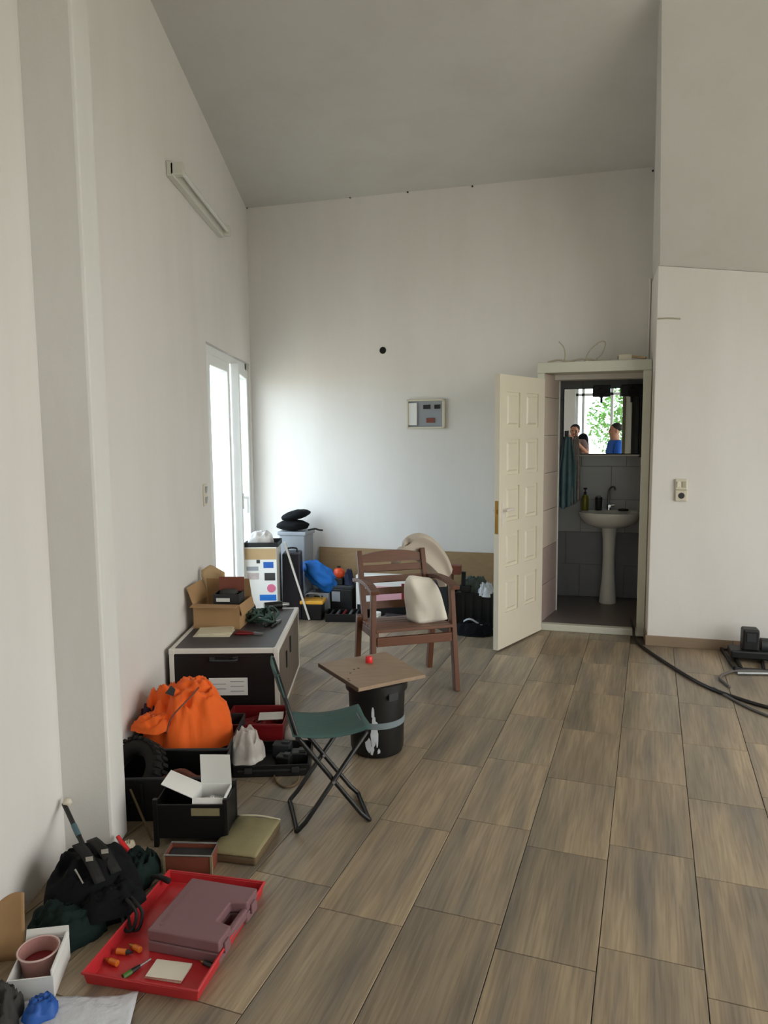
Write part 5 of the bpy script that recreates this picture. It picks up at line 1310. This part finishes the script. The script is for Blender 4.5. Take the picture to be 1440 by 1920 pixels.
# ================================================================== SEEN IN THE MIRROR
def skinned(name, verts, edges, m_, parent, sub=2, root=0):
    me = bpy.data.meshes.new(name); me.from_pydata([v[0] for v in verts], edges, []); me.materials.append(m_)
    o = bpy.data.objects.new(name, me); C.objects.link(o); o.parent = parent
    sm = o.modifiers.new('skin', 'SKIN'); sm.use_smooth_shade = True
    for i, v in enumerate(verts):
        r = v[1] if isinstance(v[1], tuple) else (v[1], v[1]); me.skin_vertices[0].data[i].radius = r; me.skin_vertices[0].data[i].use_root = (i == root)
    sb_ = o.modifiers.new('subd', 'SUBSURF'); sb_.levels = sub; sb_.render_levels = sub
    return o
def person(label, loc_, rz, arms, shirt, head_turn=0.0):
    """arms: per side (elbow, wrist) in local coordinates; faces +y"""
    t = thing('person', label, 'person', loc_, rz)
    V, E_ = [], []
    def add(p, r, prev=None):
        V.append((p, r)); k = len(V) - 1
        if prev is not None: E_.append((prev, k))
        return k
    pel = add((0, 0, .93), (.15, .11)); sp1 = add((0, 0, 1.10), (.145, .10), pel); chs = add((0, 0, 1.30), (.165, .11), sp1)
    nk = add((0, .0, 1.455), (.06, .06), chs); jaw = add((0, .02, 1.545), (.072, .078), nk); hdc = add((0, .015, 1.63), (.088, .105), jaw); hdt = add((0, .0, 1.715), (.068, .085), hdc)
    sh, wr = {}, {}
    for s in (-1, 1):
        a_ = add((s * .175, 0, 1.395), (.058, .058), chs); sh[s] = a_
        el, wp_ = arms[0 if s < 0 else 1]
        e = add(el, (.043, .043), a_); w = add(wp_, (.029, .026), e); wr[s] = w
        d = (Vector(wp_) - Vector(el)).normalized()
        pm_ = add(tuple(Vector(wp_) + d * .06), (.040, .020), w)
        side = Vector((0, 0, 1)) if abs(d.z) < .6 else Vector((0, 1, 0))
        side = (side - d * side.dot(d)).normalized(); inw = side.cross(d).normalized() * (1 if s < 0 else -1)
        base = Vector(wp_) + d * .075
        for k, ln in zip((-1.5, -.5, .5, 1.5), (.055, .07, .075, .065)):
            f0 = base + side * k * .018; f1 = f0 + d * ln * .6 + inw * .004; f2 = f1 + d * ln * .3 + inw * ln * .35
            k0 = add(tuple(f0), (.009, .009), pm_); k1 = add(tuple(f1), (.0085, .0085), k0); add(tuple(f2), (.0075, .0075), k1)
        th0 = Vector(wp_) + d * .03 + side * .035; th = add(tuple(th0), (.011, .011), w); add(tuple(th0 + d * .035 + side * .02 + inw * .01), (.009, .009), th)
        hp_ = add((s * .095, 0, .86), (.095, .095), pel); kn = add((s * .10, .015, .48), (.062, .062), hp_); an = add((s * .10, -.01, .09), (.04, .04), kn); add((s * .11, .10, .045), (.038, .03), an)
    body = skinned('body', V, E_, M['skin'], t)
    # clothing follows the same skeleton, a little fuller
    sv = [((0, 0, .88), (.165, .125)), ((0, 0, 1.10), (.16, .115)), ((0, 0, 1.30), (.18, .125)), ((0, 0, 1.455), (.088, .085))]; se = [(0, 1), (1, 2), (2, 3)]
    for s in (-1, 1):
        el = Vector(arms[0 if s < 0 else 1][0]); s0 = Vector((s * .175, 0, 1.395)); sv.append((tuple(s0), (.075, .075))); se.append((2, len(sv) - 1)); sv.append((tuple(s0.lerp(el, .75)), (.064, .064))); se.append((len(sv) - 2, len(sv) - 1))
    skinned('shirt', sv, se, shirt, t)
    tv_ = [((0, 0, .95), (.16, .12))]; te = []
    for s in (-1, 1):
        k = len(tv_); tv_ += [((s * .095, 0, .84), (.11, .11)), ((s * .10, .015, .48), (.078, .078)), ((s * .10, -.01, .10), (.062, .062))]; te += [(0, k), (k, k + 1), (k + 1, k + 2)]
    skinned('trousers', tv_, te, M['jeans'], t)
    q = MB(); q.blob((0, -.022, 1.672), (.090, .098, .078), 3, .06, 2.5, 26, 14); obj('hair', q, M['hair'], t, smooth=True)
    for s in (-1, 1):
        q = MB(); q.blob((s * .03, .098, 1.625), (.012, .008, .007), 0, 0, 1, 10, 6); obj('eye', q, M['hair'], t, smooth=True)
        q = MB(); q.blob((s * .082, .005, 1.61), (.010, .020, .032), 0, 0, 1, 10, 8); obj('ear', q, M['skin'], t, smooth=True)
    q = MB(); q.blob((0, .106, 1.60), (.014, .018, .024), 0, 0, 1, 12, 8); obj('nose', q, M['skin'], t, smooth=True)
    q = MB(); q.blob((0, .094, 1.555), (.024, .008, .006), 0, 0, 1, 12, 6); obj('mouth', q, M['rust'], t, smooth=True)
    for s in (-1, 1):
        q = MB(); q.blob((s * .105, .045, .04), (.05, .13, .04), 1, .05, 2, 20, 10, pw=.7); obj('shoe', q, M['black'], t, smooth=True)
    return t
person('person in a muted shirt holding up a phone, seen in the washroom mirror', (0.03, -.47, 0), 0.0, [((-.27, .16, 1.20), (-.085, .36, 1.46)), ((.27, .16, 1.20), (.075, .36, 1.46))], M['shirtw'])
t = thing('phone', 'dark phone held up by the person reflected in the mirror', 'phone', (-.015, -.012, 1.455))
q = MB(); q.box((0, -.005, .085), (.076, .009, .165)); obj('phone_body', q, M['black'], t, bevel=.003)
q = MB(); q.box((.015, .0002, .145), (.035, .001, .03)); obj('lens_plate', q, M['dgrey'], t)
person('person in a bright blue T-shirt, reflected in the washroom mirror', (0.97, .60, 0), math.radians(60), [((-.24, .05, 1.12), (-.20, .22, .95)), ((.24, .05, 1.12), (.20, .22, .95))], M['shirtb'])
t = thing('black_backpack', 'black rounded backpack on the rear sill, reflected in the mirror', 'backpack', (-.36, -2.86, RZ0))
q = MB(); q.blob((0, 0, .36), (.125, .09, .36), 2, .06, 2, 30, 18, pw=.7); obj('pack_body', q, M['blackfab'], t, smooth=True)
q = MB(); q.blob((0, .075, .22), (.09, .05, .14), 5, .06, 2, 24, 14, pw=.7); obj('pack_pocket', q, M['black2'], t, smooth=True)
# trees outside the rear window
random.seed(21)
for i, (x, y, h, r, lb) in enumerate(((.9, -8.5, 4.6, 1.3, 'leafy green tree nearest the rear window, seen in the mirror'), (-.9, -12, 3.4, 1.4, 'low green tree further back outside the rear window'), (3.2, -11, 5.5, 1.7, 'tall green tree to the side outside the rear window'))):
    t = thing('garden_tree', lb, 'tree', (x, y, -.2), 0, 'trees outside the rear window')
    q = MB(); q.tube(spline([(0, 0, 0), (.05, .03, h * .3), (-.04, .02, h * .55), (.02, 0, h * .8)], 5), [.11] * 6 + [.08] * 5 + [.05] * 5, n=10); obj('trunk', q, M['trunk'], t, smooth=True)
    q = MB()
    for k in range(1500):
        d = Vector((random.gauss(0, 1), random.gauss(0, 1), random.gauss(0, 1))).normalized() * (random.random() ** .4)
        c_ = Vector((d.x * r, d.y * r, h * .62 + d.z * h * .38)); s_ = random.uniform(.06, .13)
        a1 = Vector((random.gauss(0, 1), random.gauss(0, 1), random.gauss(0, 1))).normalized(); a2 = a1.orthogonal().normalized()
        q.add([c_ - a1 * s_, c_ + a2 * s_ * .5, c_ + a1 * s_, c_ - a2 * s_ * .5], [(0, 1, 2, 3)])
    o = obj('foliage', q, M['leaf'], t); o['kind'] = 'stuff'

# ------------------------------------------------------------------ pieces that belong to a part, one level deeper
SUB = {'breaker': 'breaker_panel', 'rocker': 'plate', 'socket_well': 'plate', 'pin_hole': 'plate', 'zip': 'jacket_body', 'badge': 'jacket_body', 'crate_rim': 'crate_shell', 'rib': 'crate_shell',
       'crate_lip': 'crate_shell', 'sticker': 'crate_shell', 'tray_rim': 'tray_shell', 'tin_rim': 'tin_body', 'tread_block': 'tyre_carcass', 'tape_strip': 'carton_body', 'blue_print': 'carton_body',
       'photo_print': 'carton_body', 'grey_print': 'carton_body', 'pink_sticker': 'carton_body', 'clasp': 'case_shell', 'case_seam': 'case_shell', 'latch_plate': 'door_frame_rails', 'door_handle': 'door_frame_rails',
       'screw_hole': 'board_panel', 'white_print': 'barrel_body', 'rim_label': 'barrel_body', 'tape_band': 'barrel_body', 'eye': 'body', 'ear': 'body', 'nose': 'body', 'mouth': 'body', 'mirror_strip': 'side_shelf', 'lid_rib': 'case_lid'}
for o in list(C.objects):
    base = o.name.split('.')[0]
    if base in SUB and o.parent is not None and o.parent.parent is None:
        for sib in o.parent.children:
            if sib.name.split('.')[0] == SUB[base]: o.parent = sib; break
